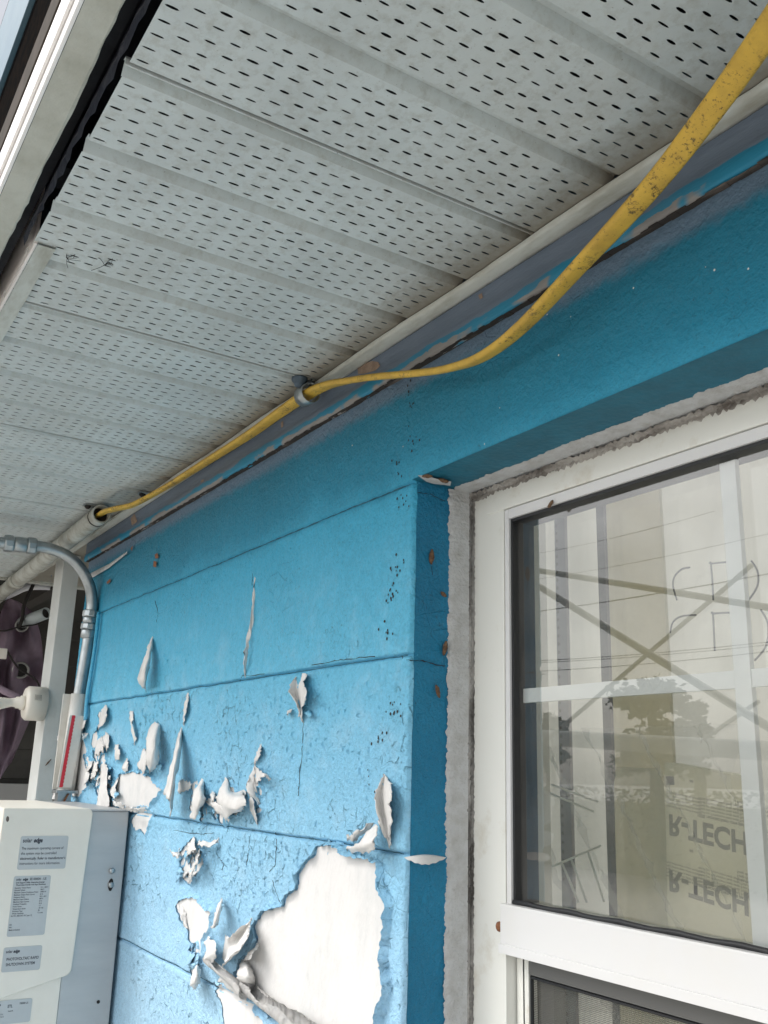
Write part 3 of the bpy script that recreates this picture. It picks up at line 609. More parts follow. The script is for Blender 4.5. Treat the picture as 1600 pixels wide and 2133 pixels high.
# ------------------------------------------------------------------ frieze board
bm = bmesh.new()
n = 260; prev = None
for i in range(n+1):
    x = WX0-.01+(1.05-WX0)*i/n; e = rz(.0012)+math.sin(i*.31)*.0006
    pr = [(x, -.002, .4662+e), (x, -.0085, .4675+e), (x, -.0098, .4705+e*.5), (x, -.0095+rz(.0004), .485), (x, -.0075+rz(.0004), .4875), (x, -.0075+rz(.0003), .500), (x, -.0075, .5135)]
    a_ = [bm.verts.new(p) for p in pr]
    if prev:
        for q in range(6): bm.faces.new((prev[q], prev[q+1], a_[q+1], a_[q]))
    prev = a_
fb = obj('frieze_board', bm, M_FRIEZE, None, True)
tag(fb, 'slate grey painted board with teal lower edge along the top of the blue wall', 'board')
bm = bmesh.new(); [box(bm, WX0+.01*i, WX0+.01*i+.01, -.0060-random.random()*.003, .003, .4656+rz(.0008), .4663) for i in range(283)]; o = obj('shadow_gap', bm, M_SPECK, fb); o.data.materials.clear(); o.data.materials.append(mat('open_joint', (.03, .025, .022), .9, col2=(.16, .13, .11), nscale=40, stretch=(.2, 1, 1), thr=(.55, .7)))
# the bare wood scab on the board and others along its lower edge
def scab(pts, y):
    bm = bmesh.new(); bm.faces.new([bm.verts.new(on(px, py, 1, y)) for px, py in pts]); obj('bare_wood_spot', bm, M_SCAB, fb)
M_SCAB = mat('bare_wood', (.33, .24, .18), .85, col2=(.22, .15, .11), nscale=90, bump=.6)
scab([(745, 768), (757, 758), (775, 752), (788, 754), (792, 762), (782, 772), (760, 778), (746, 780)], -.0084)
scab([(729, 822), (738, 812), (742, 818), (734, 836), (730, 840)], -.0084)
scab([(272, 1080), (280, 1070), (286, 1085), (276, 1102)], -.0084); scab([(996, 615), (1004, 610), (1006, 620), (1000, 624)], -.0084)
scab([(585, 880), (590, 876), (590, 888), (586, 892)], -.0084); scab([(418, 1002), (424, 998), (426, 1010), (420, 1012)], -.0084)
# ------------------------------------------------------------------ soffit
sof = thing('soffit', 'dirty white perforated vinyl soffit under the eaves', 'soffit')
P_ = .1122; XK = lambda k: -.398-P_*k
YI, YO = -.018, -.434
def cutedge(x): return YO+(.004*math.sin(x*41)+.003*math.sin(x*97+1)) if x > -.93 else YO
def soffit_panel(k0):
    bm = bmesh.new()
    def quad(a_, b_, c_, d_): bm.faces.new([bm.verts.new(p) for p in (a_, b_, c_, d_)])
    for k in range(k0, k0+4):
        xr = XK(k); seam = (k == k0); x0 = xr-(.0022 if seam else 0)
        prof = [(x0, H-.0012 if seam else H), (x0-.003, H+.0085), (xr-.0125, H+.010), (xr-.0187, H)]
        if seam: prof = [(x0, H+.004), (x0, H-.0015), (x0-.001, H-.0018)]+prof[1:]
        for (xa, za), (xb, zb) in zip(prof[:-1], prof[1:]):
            n = 6
            for i in range(n):
                ya, yb = YI+(cutedge(xa)-YI)*i/n, YI+(cutedge(xa)-YI)*(i+1)/n
                quad((xa, ya, za), (xa, yb, za), (xb, yb, zb), (xb, ya, zb))
        fa, fb_ = xr-.0187, XK(k+1)
        nrow = 0; y = YO+.008; yprev = cutedge(xr)
        # strip before the first row
        rows = []
        while y+.00875 < YI: rows.append(y); y += .0175
        quad((fa, cutedge(fa), H), (fb_, cutedge(fb_), H), (fb_, rows[0]-.00875, H), (fa, rows[0]-.00875, H)) if rows[0]-.00875 > YO+.002 else None
        quad((fa, rows[-1]+.00875, H), (fb_, rows[-1]+.00875, H), (fb_, YI, H), (fa, YI, H))
        for ri, y in enumerate(rows):
            odd = ri % 2; cnt = 5 if odd else 6; xs0 = xr-.0265-(.008 if odd else 0)
            ya, yb = y-.00875, y+.00875
            if ri == 0: ya = max(ya, YO)
            quad((fa, ya, H), (xs0+.008, ya, H), (xs0+.008, yb, H), (fa, yb, H)) if odd else None
            xe = max(fb_, xs0-.0160*(cnt-1)-.008)
            if odd: quad((xe, ya, H), (fb_, ya, H), (fb_, yb, H), (xe, yb, H))
            for j in range(cnt):
                cx = xs0-.0160*j+rz(.0006); cy = y+rz(.001); bx0, bx1 = max(fb_, xs0-.0160*j-.008), (fa if (j == 0 and not odd) else xs0-.0160*j+.008)
                L = .0051*(.85+.25*random.random()); wd = .0012*(.7+.5*random.random())
                a1 = [(-1, 0), (-.7, -.75), (0, -1), (.7, -.75), (1, 0), (.7, .75), (0, 1), (-.7, .75)]     # (along y, along x)
                inner = [bm.verts.new((cx+wd*q, cy+L*p, H+.0003)) for p, q in a1]
                mid = [bm.verts.new((cx+(wd+.0016)*q, cy+(L+.0010)*p, H-(.0002 if q > 0 else 0))) for p, q in a1]
                cor = {(-1, -1): bm.verts.new((bx0, ya, H)), (1, -1): bm.verts.new((bx0, yb, H)), (1, 1): bm.verts.new((bx1, yb, H)), (-1, 1): bm.verts.new((bx1, ya, H))}
                for t in range(8): bm.faces.new((mid[t], mid[(t+1) % 8], inner[(t+1) % 8], inner[t]))
                c1, c2, c3, c4 = cor[(-1, -1)], cor[(1, -1)], cor[(1, 1)], cor[(-1, 1)]
                bm.faces.new((c1, c2, mid[3], mid[2], mid[1])); bm.faces.new((c2, c3, mid[5], mid[4], mid[3]))
                bm.faces.new((c3, c4, mid[7], mid[6], mid[5])); bm.faces.new((c4, c1, mid[1], mid[0], mid[7]))
    return obj('soffit_panel', bm, M_SOF, sof)
for k0 in range(-6, 22, 4): soffit_panel(k0)
SX0 = XK(22)
bm = bmesh.new(); prev = None
for i in range(301):
    x = SX0+(.55-SX0)*i/300; e = math.sin(i*.21)*.0012+rz(.0006)
    a_ = [bm.verts.new(p) for p in ((x, -.0077, .5165), (x, -.0077, .5115), (x, -.012, .5108), (x, -.0235+e, .5125), (x, -.026+e, .5145), (x, -.026+e, .5185))]
    if prev:
        for q in range(5): bm.faces.new((prev[q], prev[q+1], a_[q+1], a_[q]))
    prev = a_
obj('wall_channel', bm, M_CHAN, sof, True)
obj('end_trim', B(SX0-.025, SX0, YO, .25, H-.006, H+.03, bev=.002), M_CHAN, sof)
# soffit past the corner of the wall (no wall there): plain return strip
obj('return_strip', B(SX0, WX0-.02, -.0075, .25, H+.0005, H+.004), M_SOF, sof)
# ------------------------------------------------------------------ roof, fascia, gutter
roof = thing('roof', 'dark roof deck and eave edge above the soffit', 'roof')
bm = bmesh.new(); box(bm, -3.1, .9, -.44, .25, H+.10, H+.14); box(bm, -3.1, .9, -.452, -.440, H+.03, H+.14); box(bm, -3.3, 1.3, -.47, .96, .95, 1.0)
for x in np.arange(-2.9, .9, .406): box(bm, x, x+.04, -.437, -.06, H+.03, H+.098)
obj('roof_deck', bm, M_DARK, roof)
bm = bmesh.new()        # torn dark paper hanging in the open slot of the eave
V = []
for i in range(60):
    x = -.95+i*.0125; V.append([bm.verts.new((x, -.4385+rz(.001), H+.028)), bm.verts.new((x, -.441+rz(.002), H+.012)), bm.verts.new((x, -.4395+rz(.003), H+.004+rz(.006)))])
for i in range(59):
    for q in range(2): bm.faces.new((V[i][q], V[i+1][q], V[i+1][q+1], V[i][q+1]))
obj('torn_paper', bm, mat('navy_paper', (.012, .018, .034), .7, bump=.8, bscale=80), roof)
M_FASC = mat('weathered_fascia', (.50, .50, .44), .7, col2=(.36, .35, .29), nscale=16, thr=(.42, .75), bump=.4, bscale=120)
M_FACE = mat('white_fascia', (.84, .82, .80), .3)
bm = bmesh.new(); prev = None
for i in range(201):
    x = -1.6+2.2*i/200; e = math.sin(i*.4)*.0006+rz(.0012)
    a_ = [bm.verts.new(p) for p in ((x, -.4555+e, H+.016), (x, -.4555+e, H), (x, -.4575, H-.001), (x, -.4800, H-.001))]
    if prev:
        for q in range(3): bm.faces.new((prev[q], prev[q+1], a_[q+1], a_[q]))
    prev = a_
fas = thing('fascia_board', 'weathered cream fascia strip with glossy white face running along the open eave', 'fascia')
obj('underside', bm, M_FASC, fas)
bm = bmesh.new(); box(bm, -1.6, .6, -.4835, -.4803, H-.0015, H+.058, bev=.001); box(bm, -1.6, .6, -.4865, -.4836, H+.012, H+.03, bev=.001)
obj('face', bm, M_FACE, fas)
far = thing('fascia_trim', 'white fascia end piece with flat flange where the open slot stops', 'fascia')
bm = bmesh.new(); prev = None
for i in range(121):
    x = SX0+(-.93-SX0)*i/120; e = rz(.0008)
    a_ = [bm.verts.new(p) for p in ((x, -.4115+e, H-.0002), (x, -.4120+e, H-.0028), (x, -.4300, H-.003))]
    if prev:
        for q in range(2): bm.faces.new((prev[q], prev[q+1], a_[q+1], a_[q]))
    prev = a_
obj('flange', bm, M_CHAN, far)
obj('face', B(SX0, -.93, -.4335, -.4303, H-.003, H+.09, bev=.0008), mat('pinkish_fascia', (.80, .74, .70), .4, col2=(.72, .66, .62), nscale=10), far)
bm = bmesh.new(); q = [(40, 440+5), (72, 440), (58, 470)]
gut = thing('gutter', 'brown and faded blue gutter edge above the fascia board', 'gutter')
obj('drip_edge', B(-3.1, .6, -.4835, -.474, H+.066, H+.098, bev=.001), mat('brown_metal', (.045, .038, .03), .8, spec=.1, col2=(.07, .055, .045), nscale=30), gut)
obj('gutter_back', B(-3.1, .6, -.478, -.470, H+.098, H+.206), mat('black_metal', (.012, .010, .009), .8, col2=(.008, .008, .008), nscale=70, thr=(.45, .55), spec=0), gut)  # near-black strip between the drip edge and the blue face
obj('gutter_face', B(-3.1, .6, -.4845, -.479, H+.206, H+.35, bev=.001), mat('faded_blue_metal', (.05, .12, .17), .45, col2=(.09, .16, .20), nscale=9), gut)
# ------------------------------------------------------------------ yellow cable
cab_pts = [(1680, -60, -.155, 60), (1600, 62, -.13, 56), (1480, 232, -.095, 50), (1350, 398, -.065, 42), (1200, 562, -.045, 34), (1090, 678, -.036, 30), (1010, 740, -.032, 25), (940, 766, -.032, 18), (870, 777, -.032, 12), (790, 784, -.034, 11), (730, 792, -.034, 14), (680, 803, -.034, 20),
           (635, 825, -.033, 25), (580, 862, -.030, 22), (520, 905, -.027, 19), (430, 962, -.024, 16), (350, 1012, -.030, 13), (280, 1050, -.060, 12), (240, 1060, -.078, 12)]
CW, CT = .0185, .0085
pz_ = H-.0245; PEX = on(212, 1070, 2, pz_); PE2 = on(0, 1238, 2, pz_); PD = (PE2-PEX).normalized()
cab_pts += [(0, 0, 0, 12), (0, 0, 0, 12)]
raw = smooth_path([on(a_, b_, 1, y) for a_, b_, y, _ in cab_pts[:-2]]+[PEX-PD*.01, PEX+PD*.08], 10)
wpx = np.interp(np.arange(len(raw))/10, range(len(cab_pts)), [c[3] for c in cab_pts])
bm = bmesh.new(); prev = None; camp = Vector((0, -D, 0))
for i, p in enumerate(raw):
    t = (raw[min(i+1, len(raw)-1)]-raw[max(i-1, 0)]).normalized(); v = (p-camp); dist = v.length; v.normalize(); v = (v-t*v.dot(t)).normalized(); s = t.cross(v)
    wa = wpx[i]*dist/F; c = max(0, min(1, (wa-CT)/(CW-CT))); th = math.acos(c)
    wv = s*math.cos(th)+v*math.sin(th); nv_ = t.cross(wv); ring = []
    for k in range(16):
        an = 2*math.pi*k/16; cx = math.copysign(abs(math.cos(an))**.55, math.cos(an)); sy = math.copysign(abs(math.sin(an))**.8, math.sin(an))
        ring.append(bm.verts.new(p+wv*CW/2*cx+nv_*CT/2*sy))
    if prev:
        for k in range(16): bm.faces.new((prev[k], prev[(k+1) % 16], ring[(k+1) % 16], ring[k]))
    prev = ring
cab = obj('cable', bm, M_YEL, None, True); tag(cab, 'dirty flat yellow cable looping from the soffit across the blue wall into a pipe', 'cable')
# clamp holding the cable under the soffit
def clamp(px, py, sc_, label, y=-.034, full=True):
    global raw
    cl_ = thing('cable_clamp', label, 'clamp')
    c = on(px, py, 1, y); i = min(range(len(raw)), key=lambda q: (raw[q]-c).length); t = (raw[i+1]-raw[i-1]).normalized()
    c = raw[i] if full else c
    upv = (Vector((0, 0, 1))-t*t.z).normalized(); sd_ = t.cross(upv); bm = bmesh.new(); rings = []
    for k in range(15):
        an = R(90+k*360/14); q = c+(sd_*math.cos(an)*.0135+upv*math.sin(an)*.0135)*sc_
        rings.append(q)
    rings = rings+[c+upv*.020*sc_]
    prev = None
    for q in rings:
        d = (q-c).normalized()*.0012
        a_ = [bm.verts.new(q-t*.012*sc_), bm.verts.new(q+t*.012*sc_), bm.verts.new(q+t*.012*sc_+d), bm.verts.new(q-t*.012*sc_+d)]
        if prev:
            for e in range(4): bm.faces.new((prev[e], prev[(e+1) % 4], a_[(e+1) % 4], a_[e]))
        prev = a_
    obj('strap', bm, M_GALV, cl_, True)
    return cl_, c
cl_, c = clamp(640, 822, 1.0, 'bright metal strap clamp holding the yellow cable below the soffit seam')
s0 = on(624, 792, 2, H-.004)
bm = bmesh.new(); tube(bm, [s0+Vector((0, 0, .003)), s0, s0+Vector((.001, 0, -.003)), s0+Vector((.001, -.001, -.007)), s0+Vector((.001, -.001, -.010))], [.011, .011, .0085, .007, .005], seg=16)
obj('screw_head', bm, mat('blue_grey_bolt', (.07, .10, .13), .5, metal=.3), cl_, True)
a_ = on(640, 800, 2, H-.006)
bm = bmesh.new(); tube(bm, [s0+Vector((0, 0, -.003)), s0.lerp(c, .5)+Vector((0, 0, .004)), c+Vector((0, 0, .012))], [.005, .0045, .004], seg=8); obj('tab', bm, M_GALV, cl_, True)
def small_clip(px, py, label):
    t_ = thing('pipe_clip', label, 'clip', 'small clips near the end of the grey pipe'); s0 = on(px, py, 2, H-.002)
    obj('plate', B(s0.x-.012, s0.x+.012, s0.y-.008, s0.y+.014, H-.004, H-.001, bev=.0008), M_GALV, t_)
    obj('screw_head', T([(s0.x, s0.y, H-.003), (s0.x, s0.y, H-.007), (s0.x, s0.y, H-.010)], [.007, .006, .003], seg=10), M_SPECK, t_, True)
small_clip(183, 1052, 'dark clip on the soffit directly above the open pipe end'); small_clip(297, 1027, 'rusty clip on the soffit to the right of the pipe end')
# ------------------------------------------------------------------ grey pipe under the soffit
pp = thing('plastic_pipe', 'grimy pale plastic pipe running below the soffit with the cable in its end', 'pipe')
py_ = -.052; e0 = PEX
print('pipe end', e0, H)
obj('pipe', pipe_shell(PEX, PEX+PD*1.9, .0195, .0160), M_PVC, pp, True)
obj('coupling', pipe_shell(PEX+PD*.03, PEX+PD*.036, .0200, .0185), M_SPECK, pp, True)
for d_ in (.86, 1.15): obj('coupling', pipe_shell(PEX+PD*d_, PEX+PD*(d_+.06), .0225, .0190), M_PVC, pp, True)
obj('pipe_bore', T([PEX+PD*.02, PEX+PD*.022], .0161), M_SPECK, pp)
# ------------------------------------------------------------------ white post
XP = -2.42
a0 = on(168, 1165, 0, XP); a1 = on(134, 1165, 0, XP); wy_ = a0.y-a1.y
post = thing('porch_post', 'square white post standing just past the corner of the blue wall', 'post')
obj('post_shaft', B(XP-.085, XP, a1.y, a0.y, -ZC, H-.002, bev=.002), M_POST, post)
bug = on(101, 1588, 0, XP+.002)
bm = bmesh.new(); tube(bm, [bug+Vector((0, -.006, -.008)), bug+Vector((.001, -.002, -.002)), bug+Vector((0, .006, .008))], [.0006, .002, .0006], seg=8)
tag(obj('dead_insect', bm, M_PUPA, None, True), 'small grey dead insect stuck to the white post', 'insect')
# ------------------------------------------------------------------ galvanised conduit
XC = -2.12
con = thing('conduit', 'galvanised conduit elbow bending down beside the blue wall into a white sleeve', 'conduit')
c2 = lambda px, py: on(px, py, 0, XC)
path = smooth_path([c2(-60, 1120), c2(0, 1130), c2(70, 1137), c2(105, 1143), c2(140, 1158), c2(168, 1184), c2(186, 1218), c2(192, 1252), c2(190, 1285), c2(183, 1340), c2(168, 1430), c2(160, 1480)], 8)
obj('elbow', T(path, .0125, seg=20), M_GALV, con, True)
def coll(pxs, r0):
    for (ax_, ay_), (bx_, by_), rr in pxs:
        obj('coupling', T([c2(ax_, ay_), c2(ax_, ay_).lerp(c2(bx_, by_), .15), c2(ax_, ay_).lerp(c2(bx_, by_), .85), c2(bx_, by_)], [rr*.93, rr, rr, rr*.93], seg=10 if rr > .0175 else 20), M_GALV, con, rr <= .0175)
coll([((8, 1131), (28, 1133), .0185), ((28, 1133), (56, 1136), .0165), ((56, 1136), (75, 1138), .0185), ((190.5, 1272), (188.5, 1286), .0182), ((188.5, 1286), (187, 1300), .0160), ((187, 1300), (185, 1312), .0185), ((185, 1312), (183, 1330), .0165)], 0)
p0, p1 = c2(166, 1446), c2(138, 1645)
M_SLV = mat('white_sleeve', (.66, .65, .61), .4, col2=(.56, .54, .49), nscale=20)
obj('sleeve', pipe_shell(p1+Vector((0, -.0, 0)), p0, .0175, .015), M_SLV, con, True)
sp0, sp1 = c2(154, 1490), c2(126, 1644)
obj('backing_plate', B(XC-.022, XC-.018, sp1.y-.012, sp0.y+.03, sp1.z, p0.z), M_SLV, con)
bm = bmesh.new(); n = 40; V = []; sq0, sq1 = on(154, 1490, 0, XC+.019), on(127, 1640, 0, XC+.019)
for i in range(n+1):
    p = sq0.lerp(sq1, i/n); V.append([bm.verts.new(p+Vector((0, -.0035, 0))), bm.verts.new(p+Vector((0, .003+(.0012 if i % 2 else 0), 0)))])
for i in range(n): bm.faces.new((V[i][0], V[i][1], V[i+1][1], V[i+1][0]))
obj('red_stripe', bm, M_RED, con)
bm = bmesh.new(); V = [bm.verts.new(q+Vector((dx_, e, 0))) for dx_ in (-.001, -.004) for q, e in ((sq0, -.008), (sq0, .022), (sq1, .022), (sq1, -.008))]
for f in ((0, 1, 2, 3), (7, 6, 5, 4), (0, 4, 5, 1), (1, 5, 6, 2), (2, 6, 7, 3), (3, 7, 4, 0)): bm.faces.new([V[k] for k in f])
bmesh.ops.recalc_face_normals(bm, faces=bm.faces); obj('ruler_strip', bm, M_SLV, con)
bb = c2(135, 1646); bm = bmesh.new(); box(bm, XC-.02, XC+.02, bb.y-.022, bb.y+.024, bb.z-.006, bb.z, bev=.001); obj('sleeve_foot', bm, M_GALV, con)
obj('stub', B(XC-.012, XC+.012, bb.y-.016, bb.y+.012, bb.z-.09, bb.z-.006), M_GALV, con)
bm = bmesh.new(); tube(bm, [bb+Vector((.014, .008, 0)), bb+Vector((.016, -.002, -.02)), bb+Vector((.016, -.012, -.05))], .002, seg=6); obj('wire', bm, M_RUST, con, True)
# narrow flashing pipe on the wall beside the conduit
bm = bmesh.new(); tube(bm, smooth_path([W(206, 1275, .008), W(196, 1360, .008), W(182, 1450, .008), W(178, 1500, .008)], 6), .004, seg=8)
tag(obj('wire_duct', bm, M_WALL, None, True), 'thin blue painted tube clipped to the wall right of the conduit', 'tube')
# ------------------------------------------------------------------ inverter box
XB = -1.74
inv = thing('solar_inverter', 'cream and grey solar inverter box mounted low on the blue wall', 'inverter')
bm = bmesh.new(); box(bm, XB-.36, XB-.002, -.096, -.008, -.85, -.077, bev=.0015); obj('heat_sink', bm, M_ALU, inv)
obj('top_lip', B(XB-.36, XB+.0012, -.094, -.004, -.0765, -.0735, bev=.0008), M_ALU, inv)
def prism_x(x0, x1, yz, bev=0, mt=M_CREAM, name='cover', round_=None):
    bm = bmesh.new(); A = [bm.verts.new((x0, y, z)) for y, z in yz]; f = bm.faces.new(A)
    r = bmesh.ops.extrude_face_region(bm, geom=[f]); 
    for v in r['geom']:
        if isinstance(v, bmesh.types.BMVert): v.co.x = x1
    bmesh.ops.recalc_face_normals(bm, faces=bm.faces)
    if bev:
        bmesh.ops.bevel(bm, geom=list(bm.edges), offset=bev, segments=3, profile=.6, affect='EDGES')
    return obj(name, bm, mt, inv, False)
def corner(c, r, a0, a1, n=5): return [(c[0]+r*math.cos(R(a0+(a1-a0)*i/n)), c[1]+r*math.sin(R(a0+(a1-a0)*i/n))) for i in range(n+1)]
yz = corner((-.084, -.082), .010, 0, 90)+[(-.224, -.072), (-.224, -.374)]+corner((-.094, -.328), .012, -70, 0)
prism_x(XB-.365, XB+.004, yz, .0022)
prism_x(XB-.36, XB-.0005, [(-.0965, -.20), (-.216, -.20), (-.216, -.85), (-.0965, -.85)], .002, name='lower_body')
M_HOLE = M_SPECK
for (px, py, r) in ((233, 1814, .0048), (231, 1843, .0048)):
    p = on(px, py, 0, XB); bm = bmesh.new()
    tube(bm, [(XB-.003, p.y, p.z), (XB+.003, p.y, p.z), (XB+.0045, p.y, p.z)], [r, r, r*.6], seg=12); obj('bolt', bm, M_GALV, inv, True)
p = on(231, 1843, 0, XB-.001); bm = bmesh.new(); bm.faces.new([bm.verts.new((XB-.0012, p.y+.0045*math.cos(k*math.pi/8), p.z+.0105*math.sin(k*math.pi/8))) for k in range(16)]); obj('slot', bm, M_HOLE, inv)
p = on(205, 2087, 0, XB-.001); bm = bmesh.new(); bm.faces.new([bm.verts.new((XB-.0012, p.y+.003*math.cos(k*math.pi/6), p.z+.003*math.sin(k*math.pi/6))) for k in range(12)]); obj('slot', bm, M_HOLE, inv)
p = on(16, 1706, 1, -.2245); bm = bmesh.new(); bm.faces.new([bm.verts.new((p.x+.012*math.cos(k*math.pi/6), -.2246, p.z+.0045*math.sin(k*math.pi/6))) for k in range(12)]); obj('slot', bm, M_HOLE, inv)
# stickers: y runs right-to-left when seen from +x, so text is laid along +y
def sticker(y0, y1, z0, z1, x, lines, label):
    bm = bmesh.new(); yzc = corner((y1-.003, z1-.003), .003, 0, 90, 3)+corner((y0+.003, z1-.003), .003, 90, 180, 3)+corner((y0+.003, z0+.003), .003, 180, 270, 3)+corner((y1-.003, z0+.003), .003, 270, 360, 3)
    bm.faces.new([bm.verts.new((x, y, z)) for y, z in yzc]); r = bmesh.ops.extrude_face_region(bm, geom=list(bm.faces))
    for v in r['geom']:
        if isinstance(v, bmesh.types.BMVert): v.co.x += .0004
    bmesh.ops.recalc_face_normals(bm, faces=bm.faces)
    st = obj('sticker', bm, M_LABEL, inv); st['label'] = label
    for txt, y, z, size, bold, shear in lines:
        text3(txt, size, Matrix(((0, 0, 1, x+.0006), (.80, 0, 0, y), (0, 1, 0, z), (0, 0, 0, 1))), st, bold, shear)
def text3(txt, size, mtx, parent, bold=0, shear=0, mt=None, name='lettering'):
    cu = bpy.data.curves.new('lettering', 'FONT'); cu.body = txt; cu.size = size; cu.offset = bold*size; cu.shear = shear; cu.resolution_u = 3; cu.fill_mode = 'FRONT'
    to = bpy.data.objects.new('lettering_source', cu); COL.objects.link(to); bpy.context.view_layer.update()
    me = bpy.data.meshes.new_from_object(to.evaluated_get(bpy.context.evaluated_depsgraph_get())); bpy.data.objects.remove(to); bpy.data.curves.remove(cu)
    me.transform(mtx); return obj(name, me, mt or M_INK, parent)
X1 = XB+.0042
sticker(-.191, -.112, -.170, -.117, X1, [('solar', -.187, -.127, .0095, .02, 0), ('edge', -.1695, -.127, .0095, .055, .25),
        ('The maximum operating current of', -.1875, -.1385, .0060, .006, 0), ('this system may be controlled', -.1875, -.1465, .0060, .006, 0), ('electronically. Refer to manufacturer\'s', -.1880, -.1545, .0060, .018, 0), ('instructions for more information.', -.1880, -.1625, .0060, .006, 0)], 'topmost grey warning sticker on the cream cover')
ln = [('solar', -.190, -.187, .0055, .02, 0), ('edge', -.1795, -.187, .0055, .05, .25), ('SE10000H - US', -.1685, -.187, .0055, .02, 0), ('Grid Support Utility Interactive Inverter', -.190, -.1915, .0036, .03, 0), ('Photovoltaic Inverter with Rapid Shutdown', -.189, -.1950, .0034, .03, 0)]
z = -.1995
for i, (a_, b_) in enumerate([('Operating Voltage Range', '211 - 264 V'), ('Nominal Voltage', '240 V'), ('Maximum Output Continuous Power', '10000 W'), ('Maximum Output Fault Current', '42 A'), ('Frequency Range', '59.3 - 60.5'), ('Maximum Input Voltage', '480 V'), ('Maximum Input Current', '27 A'), ('Overload Protection', '42 A'), ('Power Factor', '1.0'), ('Temperature Range', '-40 +60'), ('Enclosure Type', '3R'), ('Wiring Terminals', 'Cu only')]):
    ln += [(a_, -.191+i*.0001, z, .0032, .02, 0), (b_, -.149, z, .0032, .02, 0)]; z -= .0036
ln += [('UL1741, IEEE1547, FCC part 15', -.1915, z, .0032, .02, 0), ('S/N', -.192, -.256, .0032, .02, 0), ('P/N', -.192, -.260, .0032, .02, 0), ('Made in Hungary', -.192, -.264, .0032, .02, 0)]
sticker(-.194, -.134, -.273, -.180, X1, ln, 'tall middle sticker crowded with rating data on the cream cover')
sticker(-.196, -.135, -.326, -.289, X1, [('solar', -.192, -.2975, .0065, .02, 0), ('edge', -.1805, -.2975, .0065, .05, .25), ('PHOTOVOLTAIC RAPID', -.190, -.309, .0060, .02, 0), ('SHUTDOWN SYSTEM', -.190, -.317, .0060, .02, 0)], 'lowest sticker on the cream cover reading photovoltaic rapid shutdown')
sticker(-.212, -.140, -.404, -.369, XB+.0000, [('solar', -.208, -.3765, .0055, .02, 0), ('edge', -.1975, -.3765, .0055, .05, .25), ('ETL', -.178, -.380, .0060, .03, 0), ('Intertek', -.1765, -.386, .0030, .02, 0), ('TS0200-US', -.160, -.3765, .0038, .02, 0)]+[(t, -.210, -.390-.0035*i, .0030, .015, 0) for i, t in enumerate(['Conforms to UL STD 1741', 'Certified to CSA STD C22.2', 'Caution: Hot surfaces', 'Refer to manual'])], 'wide sticker on the lower body below the slanted cover edge')
# ------------------------------------------------------------------ camera mount on the post
mnt = thing('camera_mount', 'round cream camera mount with side arm fixed to the left of the white post', 'mount')
XM = XP+.012
m0, m1 = on(57, 1466, 0, XM), on(92, 1462, 0, XM)
ctr = (on(60, 1465, 0, XM)+on(88, 1465, 0, XM))/2; rr = .042
yb = a1.y-.002+(-.02)
bm = bmesh.new(); zc = on(72, 1464, 0, XM).z; xc = XM-.03; y0_ = on(90, 1464, 0, XM).y; y1_ = on(57, 1464, 0, XM).y
tube(bm, [(xc, y0_+.01, zc), (xc, y1_+.006, zc), (xc, y1_, zc)], [.041, .041, .036], seg=32); obj('base_cap', bm, M_CREAM, mnt, True)
bm = bmesh.new(); hc = on(80, 1447, 0, xc+.041)
for i in range(6):
    for j in range(5):
        q = Vector((xc+.0412-.0008*((j-2)**2)*.6, hc.y-.006+.0028*i, zc+.018-.0028*j)); q.x = xc+math.sqrt(max(0, .0415**2-(q.z-zc)**2))+.0004
        n_ = Vector((q.x-xc, 0, q.z-zc)).normalized(); tv = Vector((-n_.z, 0, n_.x))
        bm.faces.new([bm.verts.new(q+Vector((0, .0009*math.cos(k*1.05), 0))+tv*.0009*math.sin(k*1.05)) for k in range(6)])
obj('vent_holes', bm, M_SPECK, mnt)
A0 = Vector((xc, y1_+.002, zc)); 
bm = bmesh.new(); tube(bm, [A0, A0+Vector((0, -.012, 0)), A0+Vector((0, -.013, 0)), A0+Vector((0, -.022, 0)), A0+Vector((0, -.023, 0)), A0+Vector((0, -.034, -.001)), A0+Vector((0, -.055, -.004)), A0+Vector((0, -.062, -.005)), A0+Vector((0, -.078, -.012)), A0+Vector((0, -.10, -.03)), A0+Vector((0, -.12, -.06))],
     [.017, .017, .014, .014, .011, .010, .014, .016, .017, .016, .014], seg=18); obj('arm', bm, M_CREAM, mnt, True)
# ------------------------------------------------------------------ carport things behind the post
sid = thing('dark_siding_wall', 'dark clapboard wall in the shade behind the post', 'wall')
XS = -4.3; bm = bmesh.new(); z = -ZC
while z < 1.3:
    vs_ = [bm.verts.new(p) for p in ((XS, -1.0, z), (XS, 2.2, z), (XS-.012, 2.2, z+.118), (XS-.012, -1.0, z+.118))]; bm.faces.new(vs_)
    vs_ = [bm.verts.new(p) for p in ((XS-.012, -1.0, z+.118), (XS-.012, 2.2, z+.118), (XS, 2.2, z+.12), (XS, -1.0, z+.12))]; bm.faces.new(vs_); z += .12
obj('clapboards', bm, mat('dark_clapboard', (.055, .052, .045), .8, col2=(.03, .028, .025), nscale=8, bump=.4, bscale=60), sid)
M_PAN = mat('pale_panel', (.30, .30, .29), .6)
pn = B(XS+.02, XS+.04, -.6, 1.9, -.9, on(40, 1632, 0, XS).z, bev=.004); tag(obj('pale_panel', pn, M_PAN), 'pale grey panel low in the shade left of the post', 'panel')
cp = thing('carport_roof', 'dark underside of the carport roof beyond the soffit end', 'roof')
obj('roof_sheet', B(-4.4, SX0-.03, -1.0, 2.2, .62, .66), mat('dark_ply', (.03, .03, .025), .9), cp)
obj('beam', B(-4.4, SX0-.03, .10, .14, .53, .618), mat('dark_beam', (.04, .035, .03), .9), cp)
XT = -3.05
